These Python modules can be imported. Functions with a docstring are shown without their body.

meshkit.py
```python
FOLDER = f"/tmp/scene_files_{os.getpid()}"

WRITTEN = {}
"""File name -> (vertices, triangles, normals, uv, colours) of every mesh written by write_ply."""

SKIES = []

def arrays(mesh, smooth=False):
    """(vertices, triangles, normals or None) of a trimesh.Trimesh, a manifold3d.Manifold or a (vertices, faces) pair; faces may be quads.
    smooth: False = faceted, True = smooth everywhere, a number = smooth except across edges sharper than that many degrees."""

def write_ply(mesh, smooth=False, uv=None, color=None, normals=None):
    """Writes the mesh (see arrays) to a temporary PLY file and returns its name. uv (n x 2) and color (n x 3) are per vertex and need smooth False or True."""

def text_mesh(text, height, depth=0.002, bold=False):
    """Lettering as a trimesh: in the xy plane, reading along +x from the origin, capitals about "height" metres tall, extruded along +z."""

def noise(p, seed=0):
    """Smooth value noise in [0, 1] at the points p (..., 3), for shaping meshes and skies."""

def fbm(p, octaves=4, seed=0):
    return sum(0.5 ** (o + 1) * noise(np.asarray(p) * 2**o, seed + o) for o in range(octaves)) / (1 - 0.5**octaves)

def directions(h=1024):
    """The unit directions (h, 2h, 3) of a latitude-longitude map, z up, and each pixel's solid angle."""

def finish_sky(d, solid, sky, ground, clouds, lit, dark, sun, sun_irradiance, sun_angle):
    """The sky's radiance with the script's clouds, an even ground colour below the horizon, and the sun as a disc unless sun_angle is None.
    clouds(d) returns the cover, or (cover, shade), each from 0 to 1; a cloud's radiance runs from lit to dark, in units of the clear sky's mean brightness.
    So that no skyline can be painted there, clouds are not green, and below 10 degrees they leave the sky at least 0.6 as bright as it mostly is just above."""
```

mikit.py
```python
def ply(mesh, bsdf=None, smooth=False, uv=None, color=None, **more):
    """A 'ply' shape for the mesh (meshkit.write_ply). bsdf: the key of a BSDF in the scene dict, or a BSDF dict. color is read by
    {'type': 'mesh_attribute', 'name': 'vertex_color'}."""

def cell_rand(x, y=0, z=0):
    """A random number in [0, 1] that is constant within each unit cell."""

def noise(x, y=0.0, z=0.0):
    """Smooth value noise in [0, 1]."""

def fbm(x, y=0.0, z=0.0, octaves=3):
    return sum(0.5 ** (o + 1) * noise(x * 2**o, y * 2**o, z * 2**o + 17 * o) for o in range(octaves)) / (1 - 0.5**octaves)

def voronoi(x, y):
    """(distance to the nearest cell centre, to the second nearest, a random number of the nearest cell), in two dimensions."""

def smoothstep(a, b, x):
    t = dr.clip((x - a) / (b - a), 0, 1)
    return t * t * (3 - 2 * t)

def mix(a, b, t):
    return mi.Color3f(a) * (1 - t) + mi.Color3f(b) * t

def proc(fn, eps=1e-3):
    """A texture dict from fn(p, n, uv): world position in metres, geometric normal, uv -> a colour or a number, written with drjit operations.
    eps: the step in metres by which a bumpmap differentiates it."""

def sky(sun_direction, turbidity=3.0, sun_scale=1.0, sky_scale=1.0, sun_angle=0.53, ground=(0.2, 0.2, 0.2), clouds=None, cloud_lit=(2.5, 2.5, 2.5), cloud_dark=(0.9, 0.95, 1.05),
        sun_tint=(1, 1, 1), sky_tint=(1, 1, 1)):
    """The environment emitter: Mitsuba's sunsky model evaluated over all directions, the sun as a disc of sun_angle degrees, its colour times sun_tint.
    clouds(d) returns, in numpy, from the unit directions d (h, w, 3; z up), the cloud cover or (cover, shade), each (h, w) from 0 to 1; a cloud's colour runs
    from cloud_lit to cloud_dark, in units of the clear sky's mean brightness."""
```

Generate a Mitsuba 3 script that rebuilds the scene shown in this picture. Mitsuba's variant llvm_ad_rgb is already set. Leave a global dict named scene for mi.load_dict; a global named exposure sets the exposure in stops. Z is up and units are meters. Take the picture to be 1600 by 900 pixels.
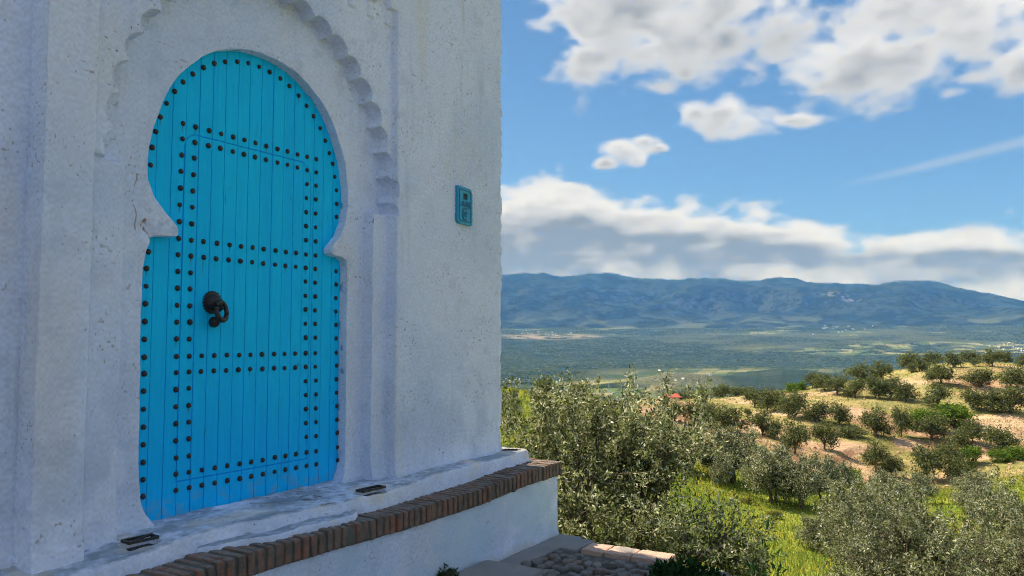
import math, random
import numpy as np, trimesh, shapely
import drjit as dr
import mitsuba as mi
import mikit, meshkit
from shapely.geometry import Polygon, LineString, Point, box as sbox
from shapely.ops import unary_union
from scipy.interpolate import RBFInterpolator
from scipy.spatial import Delaunay, cKDTree

rng = np.random.default_rng(7)
random.seed(7)
T = mi.ScalarTransform4f
scene, labels = {}, {}

# ------------------------------------------------------------------ camera, sky, exposure
# x runs along the house front (away from the camera), y into the house, z up; the eye stands over the terrace.
EYE = np.array([0.0, 0.0, 1.6])
YAW, PITCH = 0.53248, 0.06232
FH = np.array([math.cos(YAW), math.sin(YAW), 0.0])          # level heading of the view
RT = np.array([math.sin(YAW), -math.cos(YAW), 0.0])         # to its right
LOOK = FH * math.cos(PITCH) + np.array([0, 0, math.sin(PITCH)])
scene['camera'] = {
    'type': 'perspective', 'fov': 65.24, 'fov_axis': 'x', 'near_clip': 0.1, 'far_clip': 60000.0,
    'to_world': T().look_at(origin=EYE.tolist(), target=(EYE + LOOK).tolist(), up=[0, 0, 1]),
    'medium': {'type': 'ref', 'id': 'haze_air'},
}
exposure = 2.52
SUN = np.array([0.036, 1.0, 1.28])

# clouds: (azimuth to the right of the heading, elevation, half width, half height) in degrees
CLOUDS = [
    (7.5, 22.5, 6.0, 4.6), (11.5, 20.0, 5.2, 3.2), (5.0, 19.6, 3.0, 2.3), (15.5, 22.5, 5.5, 4.6), (19.0, 21.0, 3.6, 2.6), (11, 25.5, 9, 4), (20, 25.0, 5, 3),
    (25.5, 17.5, 6.2, 2.9), (23.6, 16.9, 2.6, 1.6), (30.0, 18.5, 5.0, 3.0), (27, 20.5, 6, 3), (33.5, 16.3, 2.6, 1.6),
    (14.9, 15.2, 3.0, 1.5), (16.6, 14.5, 2.6, 1.15), (19.4, 14.5, 2.0, 0.5), (13.2, 15.5, 1.7, 1.0),
    (8.1, 13.0, 1.5, 0.85), (9.6, 13.7, 1.0, 0.55), (6.8, 12.4, 1.0, 0.5), (10.4, 13.2, 0.9, 0.3), (8.9, 12.4, 0.8, 0.5),
]
BANK = [(-90, 9.0), (-40, 9.6), (-12, 8.5), (-3, 10.2), (0, 10.8), (3.2, 11.4), (5.5, 10.9), (9, 10.0), (13.4, 9.5), (17, 9.2), (20, 8.3), (22.5, 7.5), (24, 7.1), (30, 6.9), (36, 6.6), (50, 7.5), (90, 6.0)]

def clouds(d):
    ahead, right = d @ FH, d @ RT
    az = np.degrees(np.arctan2(right, ahead))
    el = np.degrees(np.arcsin(np.clip(d[..., 2], -1, 1)))
    n1 = meshkit.fbm(np.stack([az / 3.6, el / 2.2, 0 * az + 3.3], -1), 5, 11)
    n2 = meshkit.fbm(np.stack([az / 1.5 + 1.2 * n1, el / 0.75 + 1.5 * n1, 0 * az + 9.1], -1), 5, 31)
    total, low = np.full(az.shape, 1e-9), np.zeros(az.shape)
    for a, e, ra, re in CLOUDS:
        w = np.exp(7 * np.clip(1 - np.sqrt(((az - a) / ra) ** 2 + ((el - e) / re) ** 2), -3, 1))
        total += w
        low += w * (e - el) / re
    val, low = np.log(total) / 7, low / total
    # a long low bank over the mountains
    top = np.interp(az, [b[0] for b in BANK], [b[1] for b in BANK])
    bank = np.minimum((top - el) / 3.2, 1.0)
    low = np.where(bank > val, 1.5 * np.clip((top - el) / 5.0, 0, 1.4) - 0.6, low)
    val = np.maximum(val, bank)
    bands = meshkit.fbm(np.stack([az / 11, el / 1.0, 0 * az + 5.5], -1), 4, 51)
    # broken cloud over the rest of the sky, beyond the part the photograph shows
    s = np.maximum(d[..., 2], 0.06)
    over = meshkit.fbm(np.stack([d[..., 0] / s * 0.9 + 5, d[..., 1] / s * 0.9, 0 * az], -1), 5, 77)
    away = np.clip(np.maximum((np.abs(az - 16) - 26) / 12, (el - 27) / 6), 0, 1)
    val = np.where(away > 0, np.maximum(val - 3 * away, (over - 0.455) * 4 * away - 1.5 * (1 - away)), val)
    calm = np.clip((top + 1.2 - el) / 1.5, 0, 1)
    edge = val - 0.10 * (1 - calm) + (1.75 - 0.75 * calm) * (n1 - 0.5) + (1.35 - 0.45 * calm) * (n2 - 0.5)
    cover = np.clip((edge + 0.14 - 0.04 * calm) / (0.72 - 0.34 * calm), 0, 1)
    cover = cover * cover * (3 - 2 * cover)
    banked = np.clip((top + 0.5 - el) * 2, 0, 1)
    puff = -0.30 + 0.80 * np.clip(val, 0, 1.0) + 0.34 * low + 1.5 * (n1 - 0.5) + 0.7 * (n2 - 0.5)
    deep = np.clip((top - el - 0.7) / np.clip((top - 4.4) * 0.55, 1.2, 3.0), 0, 1)
    layer = -0.10 + 1.05 * deep * deep * (3 - 2 * deep) - 0.45 * np.clip((5.3 - el) / 0.9, 0, 1) + 1.5 * (bands - 0.5) * np.clip(deep + 0.3, 0, 1) + 1.1 * (n1 - 0.5) + 1.0 * (n2 - 0.5)
    shade = np.clip(puff * (1 - banked) + layer * banked, 0, 1)
    # an old vapour trail
    line = np.abs(el - (10.0 + (az - 22.2) * 0.165)) / (0.24 + 0.02 * (az - 22))
    trail = np.clip(1 - line, 0, 1) * np.clip((az - 21.5) / 6, 0, 1) * np.clip((60 - az) / 20, 0, 1) * 0.34
    shade = np.where(trail > cover, 0.2, shade)
    return np.maximum(cover, trail), shade

scene['sky_light'] = mikit.sky(SUN, turbidity=3, sky_scale=0.58, clouds=clouds, cloud_lit=(2.9, 2.9, 2.9), cloud_dark=(0.70, 0.84, 0.97), sky_tint=(0.71, 0.96, 1.10))
# air over the valley: far things fade to blue
scene['haze_air'] = {'type': 'homogeneous', 'albedo': {'type': 'rgb', 'value': [0.95, 0.95, 0.95]},
                     'sigma_t': {'type': 'rgb', 'value': [0.45e-5, 1.6e-5, 4.6e-5]}}
scene['haze'] = {'type': 'cube', 'to_world': T().translate([0, 0, 500]).scale([24000, 24000, 850]),
                 'bsdf': {'type': 'null'}, 'interior': {'type': 'ref', 'id': 'haze_air'}}
labels['haze'] = {'kind': 'stuff', 'label': 'thin blue haze in the air over the valley', 'category': 'haze'}
GROUND = [(-64,-64,16), (-64,-0,-1.76), (-64,64,-5.76), (0,-64,14), (-0,64,-15.36), (-10,-0,-0.4), (0,0,-0.5), (-0,8,-1.5), (0,-10,-0.3), (12,-8,-0.8), (40,-24,-2.56), (64,-64,-0.96), (96,-96,0.64), (8,0.3,-1.9), (8,1.3,-2.2), (8,3.2,-3.2), (13,0.6,-2.6), (20.8,3.3,-6.24), (13,4.7,-4.4), (20.8,12.5,-8.32), (40,0,-5.12), (38.4,6.1,-8.32), (35.2,8.8,-8.37), (48,14.3,-10.15), (64,17.7,-10.6), (67.2,22.3,-10.94), (88,23,-11.74), (92.8,33,-14.28), (92.8,47.6,-16.08), (92.8,57.9,-14.64), (44.8,17.6,-10.75), (41.6,22.8,-10.51), (44.8,28.1,-10.75), (115.2,36.5,-14.06), (115.2,50,-18.11), (112,59.2,-19.31), (115.2,72.8,-18.11), (124.8,31.6,-13.4), (131.2,26,-12.63), (152,54.3,-13.69), (152,72.3,-14.88), (152,90.5,-13.69), (168,48,-13.31), (188.8,39,-13.37), (195.2,54.3,-12.8), (208,74.4,-11.61), (220.8,93.1,-10.32), (227.2,108.6,-7.79), (232,125.7,-5.78), (232,147.9,-6.33), (72,0,-4.22), (76.8,4.3,-4.31), (96,0,-5.18), (99.2,7.9,-5.8), (96,13.7,-6.92), (152,24.2,-10.45), (80,10.2,-6.13), (176,-0,-20.16), (176,14.1,-20.16), (224,35.8,-23.36), (264,54.9,-23.36), (272,76.2,-24.96), (288,103.7,-23.36), (296,142.1,-20.16), (304,165.4,-18.56), (304,194.6,-20.16), (96,-15.4,-0.96), (240,-38.4,-23.36), (96,84.5,-16.96), (160,140.8,-13.76), (232,204.2,-7.36), (320,281.6,-23.36), (480,-192,-74.56), (672,-268.8,-120.96), (480,-76.8,-74.56), (672,-107.5,-120.96), (480,0,-74.56), (672,0,-120.96), (480,76.8,-74.56), (672,107.5,-120.96), (480,153.6,-74.56), (672,215,-120.96), (480,230.4,-74.56), (672,322.6,-120.96), (480,307.2,-74.56), (672,430.1,-120.96), (480,460.8,-74.56), (672,645.1,-120.96)]  # ahead, right, height; unseen rise left and behind added to block low sky light
TREES = [
    ('crest',224.8,111.2,4.85,4.14),
    ('crest',240,125.8,5.57,3.84),
    ('crest',206.1,113.1,4.13,3.63),
    ('crest',243.2,138.9,6.22,3.7),
    ('crest',205.6,122.9,4.11,4.11),
    ('crest',238.4,146.7,4.19,3.81),
    ('crest',209.6,133.3,3.02,3.02),
    ('bush',202.4,100.6,2.43,1.94),
    ('bush',200,101.4,3.2,3.52),
    ('bush',204.5,105.8,1.63,1.63),
    ('bush',207.2,119.4,1.98,1.33),
    ('upper',196.8,73.6,3.31,3.62),
    ('upper',189.1,73.4,4.54,3.79),
    ('upper',180.8,73.1,4.34,3.9),
    ('upper',176,75,4.51,3.81),
    ('upper',197.1,85.4,6.3,4.1),
    ('upper',193.9,89.1,4.19,4.19),
    ('upper',173.1,78.1,4.43,4.43),
    ('upper',171.2,80.6,4.66,4.38),
    ('upper',168,82.1,4.03,3.76),
    ('upper2',179.2,95.5,5.31,4.02),
    ('upper2',175.2,101.9,5.6,3.79),
    ('upper2',174.1,109.3,5.57,4.74),
    ('mid',161.9,85.6,4.4,4.02),
    ('mid',157.6,90.1,4.67,3.9),
    ('mid',154.9,92.3,4.21,3.71),
    ('mid',153.3,94.9,5.39,4.78),
    ('greenbush',149.1,81.6,5.38,3.58),
    ('greenbush',148.5,76.2,5.46,3.33),
    ('lower',141.6,73.6,4.75,3.86),
    ('lower',143.2,69,3.09,4.82),
    ('lower',134.7,75,3.66,3.46),
    ('lower',137.6,78.4,3.52,3.52),
    ('lower',131.5,79.2,4.85,4.11),
    ('lowest',119.2,61.1,4.38,4.67),
    ('lowest',125.6,67.8,3.42,4.02),
    ('lowest',117.6,64.5,3.49,3.49),
    ('greenbush',126.4,71.7,3.04,2.62),
    ('greenbush',126.4,76,2.53,1.62),
    ('greenbush',127.2,79.5,3.06,1.82),
    ('greenbush',197.1,70.7,2.37,1.89),
    ('greenbush',192,66.7,2.3,2.14),
    ('mid2',147.2,59.7,3.78,3.78),
    ('mid2',149.1,56.5,4.42,3.58),
    ('mid2',152.8,53.6,4.9,4.4),
    ('mid2',142.1,64,4.21,4.54),
    ('bush',141.1,58.9,4.29,1.7),
    ('low2',127.7,49.4,3.47,4.08),
    ('low2',116,40.6,3.34,4.27),
    ('low2',126.4,41.3,2.43,2.83),
    ('low2',120,53.9,3.07,4.03),
    ('low2',120.8,56.6,3.09,3.09),
    ('left',133.6,26.9,3.2,2.99),
    ('left',134.7,30.4,3.66,3.34),
    ('left',134.7,33.1,3.23,3.66),
    ('left',127.7,34.2,5.52,3.87),
    ('bush',153.3,44.8,1.34,1.6),
    ('left',128.3,39.8,3.28,3.49),
    ('left2',170.4,51.4,4.37,3.55),
    ('left2',162.4,51.5,4.8,4.16),
    ('left2',161.6,53.8,3.1,3.62),
    ('ridge',193.6,40.5,2.48,2.18),
    ('ridge',193.6,42.7,3.41,2.32),
    ('ridge',195.2,46.2,3.44,2.66),
    ('ridge',198.4,51.8,3.97,3.17),
    ('ridge',203.2,56.5,4.54,2.27),
    ('ridge',206.4,60.2,3.97,1.98),
    ('dip',63.7,16.5,1.63,2.45),
    ('dip',67.2,18.4,4.94,4.08),
    ('dip',60.5,19.4,3.78,3.87),
    ('dip',59.2,21,3.22,3.41),
    ('dip',62.4,24,2.8,3.2),
    ('dip',74.9,30.4,2.51,2.64),
    ('brightbush',98.4,41,2.05,1.73),
    ('dip2',51.2,21.3,3.6,3.36),
    ('dip2',47.7,17.8,1.98,1.74),
    ('dip2',60,27.8,2.78,2.69),
    ('dip2',67.2,33.9,2.37,2.37),
    ('meadowbush',55.2,17.8,0.88,0.45),
    ('meadowbush',58.9,17.1,0.75,0.42),
    ('dip',67.2,14.6,3.76,2.96),
    ('dip',67.5,12.3,3.25,2.98),
    ('farleft',73.3,0.2,0.82,0.82),
    ('farleft',70.7,-0.6,0.8,0.91),
    ('farleft',83.2,3.5,2,1.73),
    ('farleft',84.8,7.2,2.03,1.63),
    ('dip2',57,26.5,3.6,2.6),
    ('dip2',62,35.5,3.2,2.0),
    ('dip2',66,30.0,2.6,1.8),
    ('dip2',46,19.6,3.4,2.8),
    ('dip2',55,33.0,3.6,2.4),
    ('dip',74,23.5,3.0,2.6),
    ('dip2',72,41.0,3.0,2.2),
]
STUDS = [(2.495,2.465), (2.5,2.555), (2.518,2.64), (2.542,2.721), (2.576,2.8), (2.62,2.874), (2.67,2.938), (2.728,2.997), (2.794,3.051), (2.863,3.095), (2.935,3.126), (3.017,3.151), (3.095,3.166), (3.175,3.169), (3.254,3.161), (3.337,3.146), (3.41,3.121), (3.487,3.082), (3.557,3.036), (3.617,2.984), (3.674,2.922), (3.723,2.853), (3.761,2.78), (3.792,2.717), (3.814,2.636), (3.829,2.551), (3.834,2.463), (3.834,2.379), (3.836,2.027), (3.838,1.942), (3.838,1.855), (3.84,1.769), (3.842,1.683), (3.845,1.597), (3.848,1.506), (3.852,1.424), (3.856,1.252), (3.859,1.166), (3.862,1.08), (3.868,0.996), (3.871,0.905), (3.874,0.823), (3.88,0.738), (2.496,2.028), (2.488,1.944), (2.489,1.856), (2.487,1.769), (2.487,1.681), (2.488,1.593), (2.49,1.505), (2.492,1.424), (2.492,1.339), (2.494,1.25), (2.496,1.163), (2.498,1.077), (2.5,0.991), (2.502,0.907), (2.505,0.825), (2.676,2.719), (2.675,2.637), (2.674,2.551), (2.671,2.465), (2.671,2.377), (2.669,2.289), (2.669,2.201), (2.667,2.113), (2.667,2.029), (2.668,1.942), (2.668,1.856), (2.669,1.768), (2.669,1.681), (2.67,1.595), (2.673,1.505), (2.674,1.423), (2.674,1.336), (2.677,1.249), (2.681,1.076), (2.686,0.989), (2.688,0.907), (2.69,0.825), (2.754,2.718), (2.752,2.634), (2.75,2.55), (2.748,2.461), (2.747,2.374), (2.746,2.287), (2.744,2.199), (2.745,2.112), (2.745,2.029), (2.745,1.941), (2.745,1.856), (2.745,1.767), (2.748,1.682), (2.747,1.594), (2.75,1.505), (2.751,1.424), (2.752,1.339), (2.754,1.25), (2.759,1.078), (2.763,0.989), (2.765,0.906), (2.769,0.826), (3.568,2.718), (3.57,2.635), (3.569,2.548), (3.567,2.461), (3.567,2.373), (3.567,2.287), (3.569,2.2), (3.57,2.112), (3.569,2.029), (3.571,1.945), (3.572,1.858), (3.574,1.774), (3.576,1.687), (3.579,1.602), (3.581,1.507), (3.584,1.424), (3.588,1.253), (3.591,1.168), (3.593,1.083), (3.598,0.999), (3.601,0.906), (3.603,0.825), (3.646,2.718), (3.646,2.635), (3.647,2.551), (3.647,2.464), (3.647,2.375), (3.649,2.289), (3.651,2.201), (3.652,2.112), (3.652,2.029), (3.652,1.943), (3.655,1.857), (3.655,1.771), (3.658,1.687), (3.661,1.602), (3.663,1.506), (3.665,1.422), (3.674,1.252), (3.675,1.166), (3.678,1.082), (3.68,0.996), (3.683,0.903), (3.685,0.823), (2.84,2.718), (2.919,2.718), (3.001,2.718), (3.079,2.719), (3.16,2.718), (3.24,2.717), (3.325,2.717), (3.406,2.719), (3.487,2.717), (2.837,2.635), (2.916,2.637), (3,2.636), (3.078,2.636), (3.158,2.636), (3.24,2.636), (3.327,2.636), (3.408,2.638), (3.487,2.636), (2.82,2.113), (2.909,2.113), (2.993,2.113), (3.072,2.112), (3.154,2.114), (3.236,2.113), (3.325,2.113), (3.407,2.112), (3.488,2.114), (2.825,2.029), (2.905,2.028), (2.988,2.029), (3.069,2.029), (3.153,2.03), (3.234,2.029), (3.323,2.029), (3.405,2.029), (3.487,2.029), (2.827,1.506), (2.908,1.506), (2.991,1.507), (3.075,1.505), (3.155,1.505), (3.238,1.506), (3.328,1.507), (3.411,1.506), (3.494,1.506), (2.824,1.423), (2.907,1.424), (2.988,1.423), (3.071,1.424), (3.154,1.425), (3.243,1.423), (3.33,1.424), (3.413,1.422), (3.496,1.423), (2.845,0.906), (2.928,0.906), (3.009,0.906), (3.094,0.905), (3.175,0.905), (3.258,0.904), (3.348,0.908), (3.432,0.906), (3.515,0.906), (2.847,0.826), (2.929,0.825), (3.012,0.825), (3.096,0.824), (3.177,0.824), (3.262,0.824), (3.349,0.825), (3.432,0.826), (3.517,0.825), (2.679,1.163), (2.757,1.164), (3.585,1.337), (3.671,1.337), (3.852,1.337)]
JOINTS = [2.526, 2.613, 2.694, 2.776, 2.861, 2.945, 3.031, 3.111, 3.198, 3.288, 3.375, 3.457, 3.54, 3.625, 3.712, 3.799]

# ------------------------------------------------------------------ helpers
noise, fbm, voronoi, cell_rand, smoothstep, mix = mikit.noise, mikit.fbm, mikit.voronoi, mikit.cell_rand, mikit.smoothstep, mikit.mix

def key_for(name):
    if name not in scene and name not in labels and not any(k.startswith(name + '__') for k in scene):
        return name
    i = 1
    while True:
        k = f'{name}_{i:03d}'
        if k not in scene and k not in labels and not any(q.startswith(k + '__') for q in scene):
            return k
        i += 1

COUNT = {}
def put(name, shape, holder=None):
    """One entry of the scene under its holder's key, numbered when the name is taken."""
    base = f'{holder}__{name}' if holder else name
    n = COUNT.get(base, 0)
    COUNT[base] = n + 1
    k = base if n == 0 else f'{base}_{n:03d}'
    scene[k] = shape
    return k

def say(key, label=None, category=None, group=None, kind=None):
    labels[key] = {a: b for a, b in (('label', label), ('category', category), ('group', group), ('kind', kind)) if b}

def moved(shape, m):
    return {**shape, 'to_world': m}

def at(d, r, z=0.0):
    """World point d metres ahead of the eye along its level heading and r metres to the right."""
    p = FH * d + RT * r
    return np.array([p[0], p[1], z])

def tex(fn, eps=1e-3):
    return mikit.proc(fn, eps)

def rough(color, roughness=0.8, spec=0.3):
    return {'type': 'principled', 'base_color': color, 'roughness': roughness, 'specular': spec}

def bumped(bsdf, fn, scale=1.0, eps=1e-3):
    return {'type': 'twosided', 'bsdf': {'type': 'bumpmap', 'arbitrary': tex(fn, eps), 'scale': scale, 'nested': bsdf}}

def rgb(*c):
    return {'type': 'rgb', 'value': list(c)}

def tube(path, radii, sides=6):
    p = np.asarray(path, float)
    t = np.gradient(p, axis=0)
    t /= np.linalg.norm(t, axis=1, keepdims=True) + 1e-12
    a = np.cross(t, np.where(np.abs(t[:, 2:]) < 0.9, [0, 0, 1.0], [1.0, 0, 0]))
    a /= np.linalg.norm(a, axis=1, keepdims=True) + 1e-12
    b = np.cross(t, a)
    ang = np.arange(sides) * 2 * np.pi / sides
    v = p[:, None] + np.broadcast_to(radii, (len(p),))[:, None, None] * (np.cos(ang)[None, :, None] * a[:, None] + np.sin(ang)[None, :, None] * b[:, None])
    i, j = np.meshgrid(np.arange(len(p) - 1), np.arange(sides), indexing='ij')
    q = np.stack([i * sides + j, i * sides + (j + 1) % sides, (i + 1) * sides + (j + 1) % sides, (i + 1) * sides + j], -1).reshape(-1, 4)
    return v.reshape(-1, 3), np.vstack([q[:, [0, 1, 2]], q[:, [0, 2, 3]]])

def join(meshes):
    vs, fs, n = [], [], 0
    for v, f in meshes:
        vs.append(v); fs.append(np.asarray(f) + n); n += len(v)
    return np.vstack(vs), np.vstack(fs)

def grid_faces(nu, nv):
    i, j = np.meshgrid(np.arange(nu - 1), np.arange(nv - 1), indexing='ij')
    a = i * nv + j
    q = np.stack([a, a + 1, a + nv + 1, a + nv], -1).reshape(-1, 4)
    return np.vstack([q[:, [0, 1, 2]], q[:, [0, 2, 3]]])

def rounded_box(size, r, wobble=0.0, seed=0, div=2):
    """A box with rounded edges and an uneven skin, centred on the origin."""
    m = trimesh.creation.box(extents=[1, 1, 1])
    for _ in range(div):
        m = m.subdivide()
    v = np.array(m.vertices) * np.array(size)
    half = np.array(size) / 2 - r
    c = np.clip(v, -half, half)
    o = v - c
    n = np.linalg.norm(o, axis=1, keepdims=True)
    lim = np.where(n > 1e-9, o / np.maximum(n, 1e-9) * np.minimum(n, r), 0)
    v = c + lim
    if wobble:
        s = 3.0 / max(size)
        for k in range(3):
            v[:, k] += wobble * 2 * (meshkit.fbm(v * s * 3 + 7 * k + 13 * seed, 2, seed + k) - 0.5)
    return trimesh.Trimesh(v, m.faces, process=False)

def extruded_xz(poly, y0, y1):
    """The polygon in the (x, z) plane as a solid from y0 (front) to y1."""
    m = trimesh.creation.extrude_polygon(poly, y1 - y0, engine='earcut')
    v = np.array(m.vertices)
    v = np.stack([v[:, 0], y0 + v[:, 2], v[:, 1]], -1)
    return trimesh.Trimesh(v, np.array(m.faces)[:, ::-1], process=False)

# ------------------------------------------------------------------ materials
WHITE = mi.Color3f(0.80, 0.79, 0.80)

def plaster_color(p, n, uv):
    big = fbm(p.x * 1.3, p.y * 1.3, p.z * 1.1, 3)
    mid = fbm(p.x * 7 + 3, p.y * 7, p.z * 4, 3)
    fine = noise(p.x * 90, p.y * 90, p.z * 70)
    c = mix((0.68, 0.755, 0.90), (0.58, 0.67, 0.84), smoothstep(0.42, 0.68, big))
    # blue wash that has run lower down and shows in patches
    c = mix(c, (0.49, 0.58, 0.74), smoothstep(2.2, 0.7, p.z) * smoothstep(0.42, 0.62, mid) * 0.55)
    c = mix(c, (0.66, 0.66, 0.64), smoothstep(0.56, 0.78, fbm(p.x * 3.1 + 9, p.y * 3, p.z * 0.7, 3)) * 0.5)
    streak = smoothstep(0.5, 0.75, fbm(p.x * 26, p.y * 26, p.z * 1.6, 3)) * smoothstep(0.4, 0.62, fbm(p.x * 2.3, p.y * 2.3, p.z * 1.2 + 7, 3))
    c = mix(c, (0.46, 0.54, 0.68), streak * 0.30)
    blot = smoothstep(0.54, 0.68, fbm(p.x * 11 + 2, p.y * 11, p.z * 8, 4)) * smoothstep(0.45, 0.6, fbm(p.x * 1.7 + 6, p.y * 1.7, p.z * 1.5, 2))
    c = mix(c, (0.44, 0.50, 0.62), blot * 0.28)
    pit = smoothstep(0.74, 0.90, noise(p.x * 85, p.y * 85, p.z * 55)) * smoothstep(0.45, 0.7, fbm(p.x * 5, p.y * 5, p.z * 5, 2))
    c = mix(c, (0.34, 0.33, 0.35), pit * 0.75)
    speck = smoothstep(0.93, 0.97, noise(p.x * 58 + 5, p.y * 58, p.z * 44)) * smoothstep(0.5, 0.6, noise(p.x * 4, p.y * 4, p.z * 4))
    c = mix(c, (0.13, 0.10, 0.08), speck * 0.8)
    return c * (0.86 + 0.22 * fine)

def crack(p, x0, z0, x1, z1, w, wob):
    t = dr.clip(((p.x - x0) * (x1 - x0) + (p.z - z0) * (z1 - z0)) / ((x1 - x0) ** 2 + (z1 - z0) ** 2), 0, 1)
    dx = p.x - (x0 + t * (x1 - x0)) + wob * (noise(p.z * 40, 3.0) - 0.5)
    dz = p.z - (z0 + t * (z1 - z0)) + wob * (noise(p.x * 40, 8.0) - 0.5)
    return smoothstep(w, w * 0.35, dr.sqrt(dx * dx + dz * dz))

def facade_color(p, n, uv):
    c = plaster_color(p, n, uv)
    k = crack(p, 2.405, 2.40, 2.385, 2.27, 0.006, 0.02) + crack(p, 2.385, 2.27, 2.405, 2.13, 0.006, 0.02)
    c = mix(c, (0.24, 0.17, 0.12), dr.clip(k, 0, 1) * 0.7)
    chip = crack(p, 2.445, 2.165, 2.462, 2.125, 0.016, 0.03) + crack(p, 2.462, 2.125, 2.515, 2.095, 0.014, 0.03)
    c = mix(c, (0.26, 0.15, 0.08), dr.clip(chip, 0, 1) * 0.9)
    # blue paint the brush left on the edge of the reveal
    lap = smoothstep(3.535, 3.556, p.y) * smoothstep(0.62, 0.75, fbm(p.x * 13, p.y * 30, p.z * 13, 3)) * smoothstep(2.3, 2.4, p.x) * smoothstep(4.0, 3.9, p.x)
    c = mix(c, (0.02, 0.26, 0.45), lap * 0.8)
    # pale brown marks under old rain runs on the right-hand wall
    run = smoothstep(0.03, 0.0, dr.abs(p.x - 5.02 + 0.02 * (noise(p.z * 6) - 0.5))) * smoothstep(3.6, 4.3, p.z) * smoothstep(0.3, 0.7, noise(p.z * 9, 2.0))
    return mix(c, (0.50, 0.42, 0.30), run * 0.5)

def plaster_bump(p, n, uv):
    p = mi.Point3f(0.8 * p.x + 0.6 * p.z, p.y, 0.8 * p.z - 0.6 * p.x) + 0.02 * noise(p.x * 9, p.z * 9)
    return 0.0020 * fbm(p.x * 71, p.y * 71, p.z * 71, 3) + 0.0022 * fbm(p.x * 9, p.y * 9, p.z * 8, 5) + 0.0014 * smoothstep(0.45, 0.8, fbm(p.x * 130, p.y * 130, p.z * 130, 2)) \
        - 0.0022 * smoothstep(0.74, 0.90, noise(p.x * 85, p.y * 85, p.z * 55))

scene['plaster'] = bumped(rough(tex(facade_color), 0.9, 0.2), plaster_bump, 1.0, 2e-3)

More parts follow.
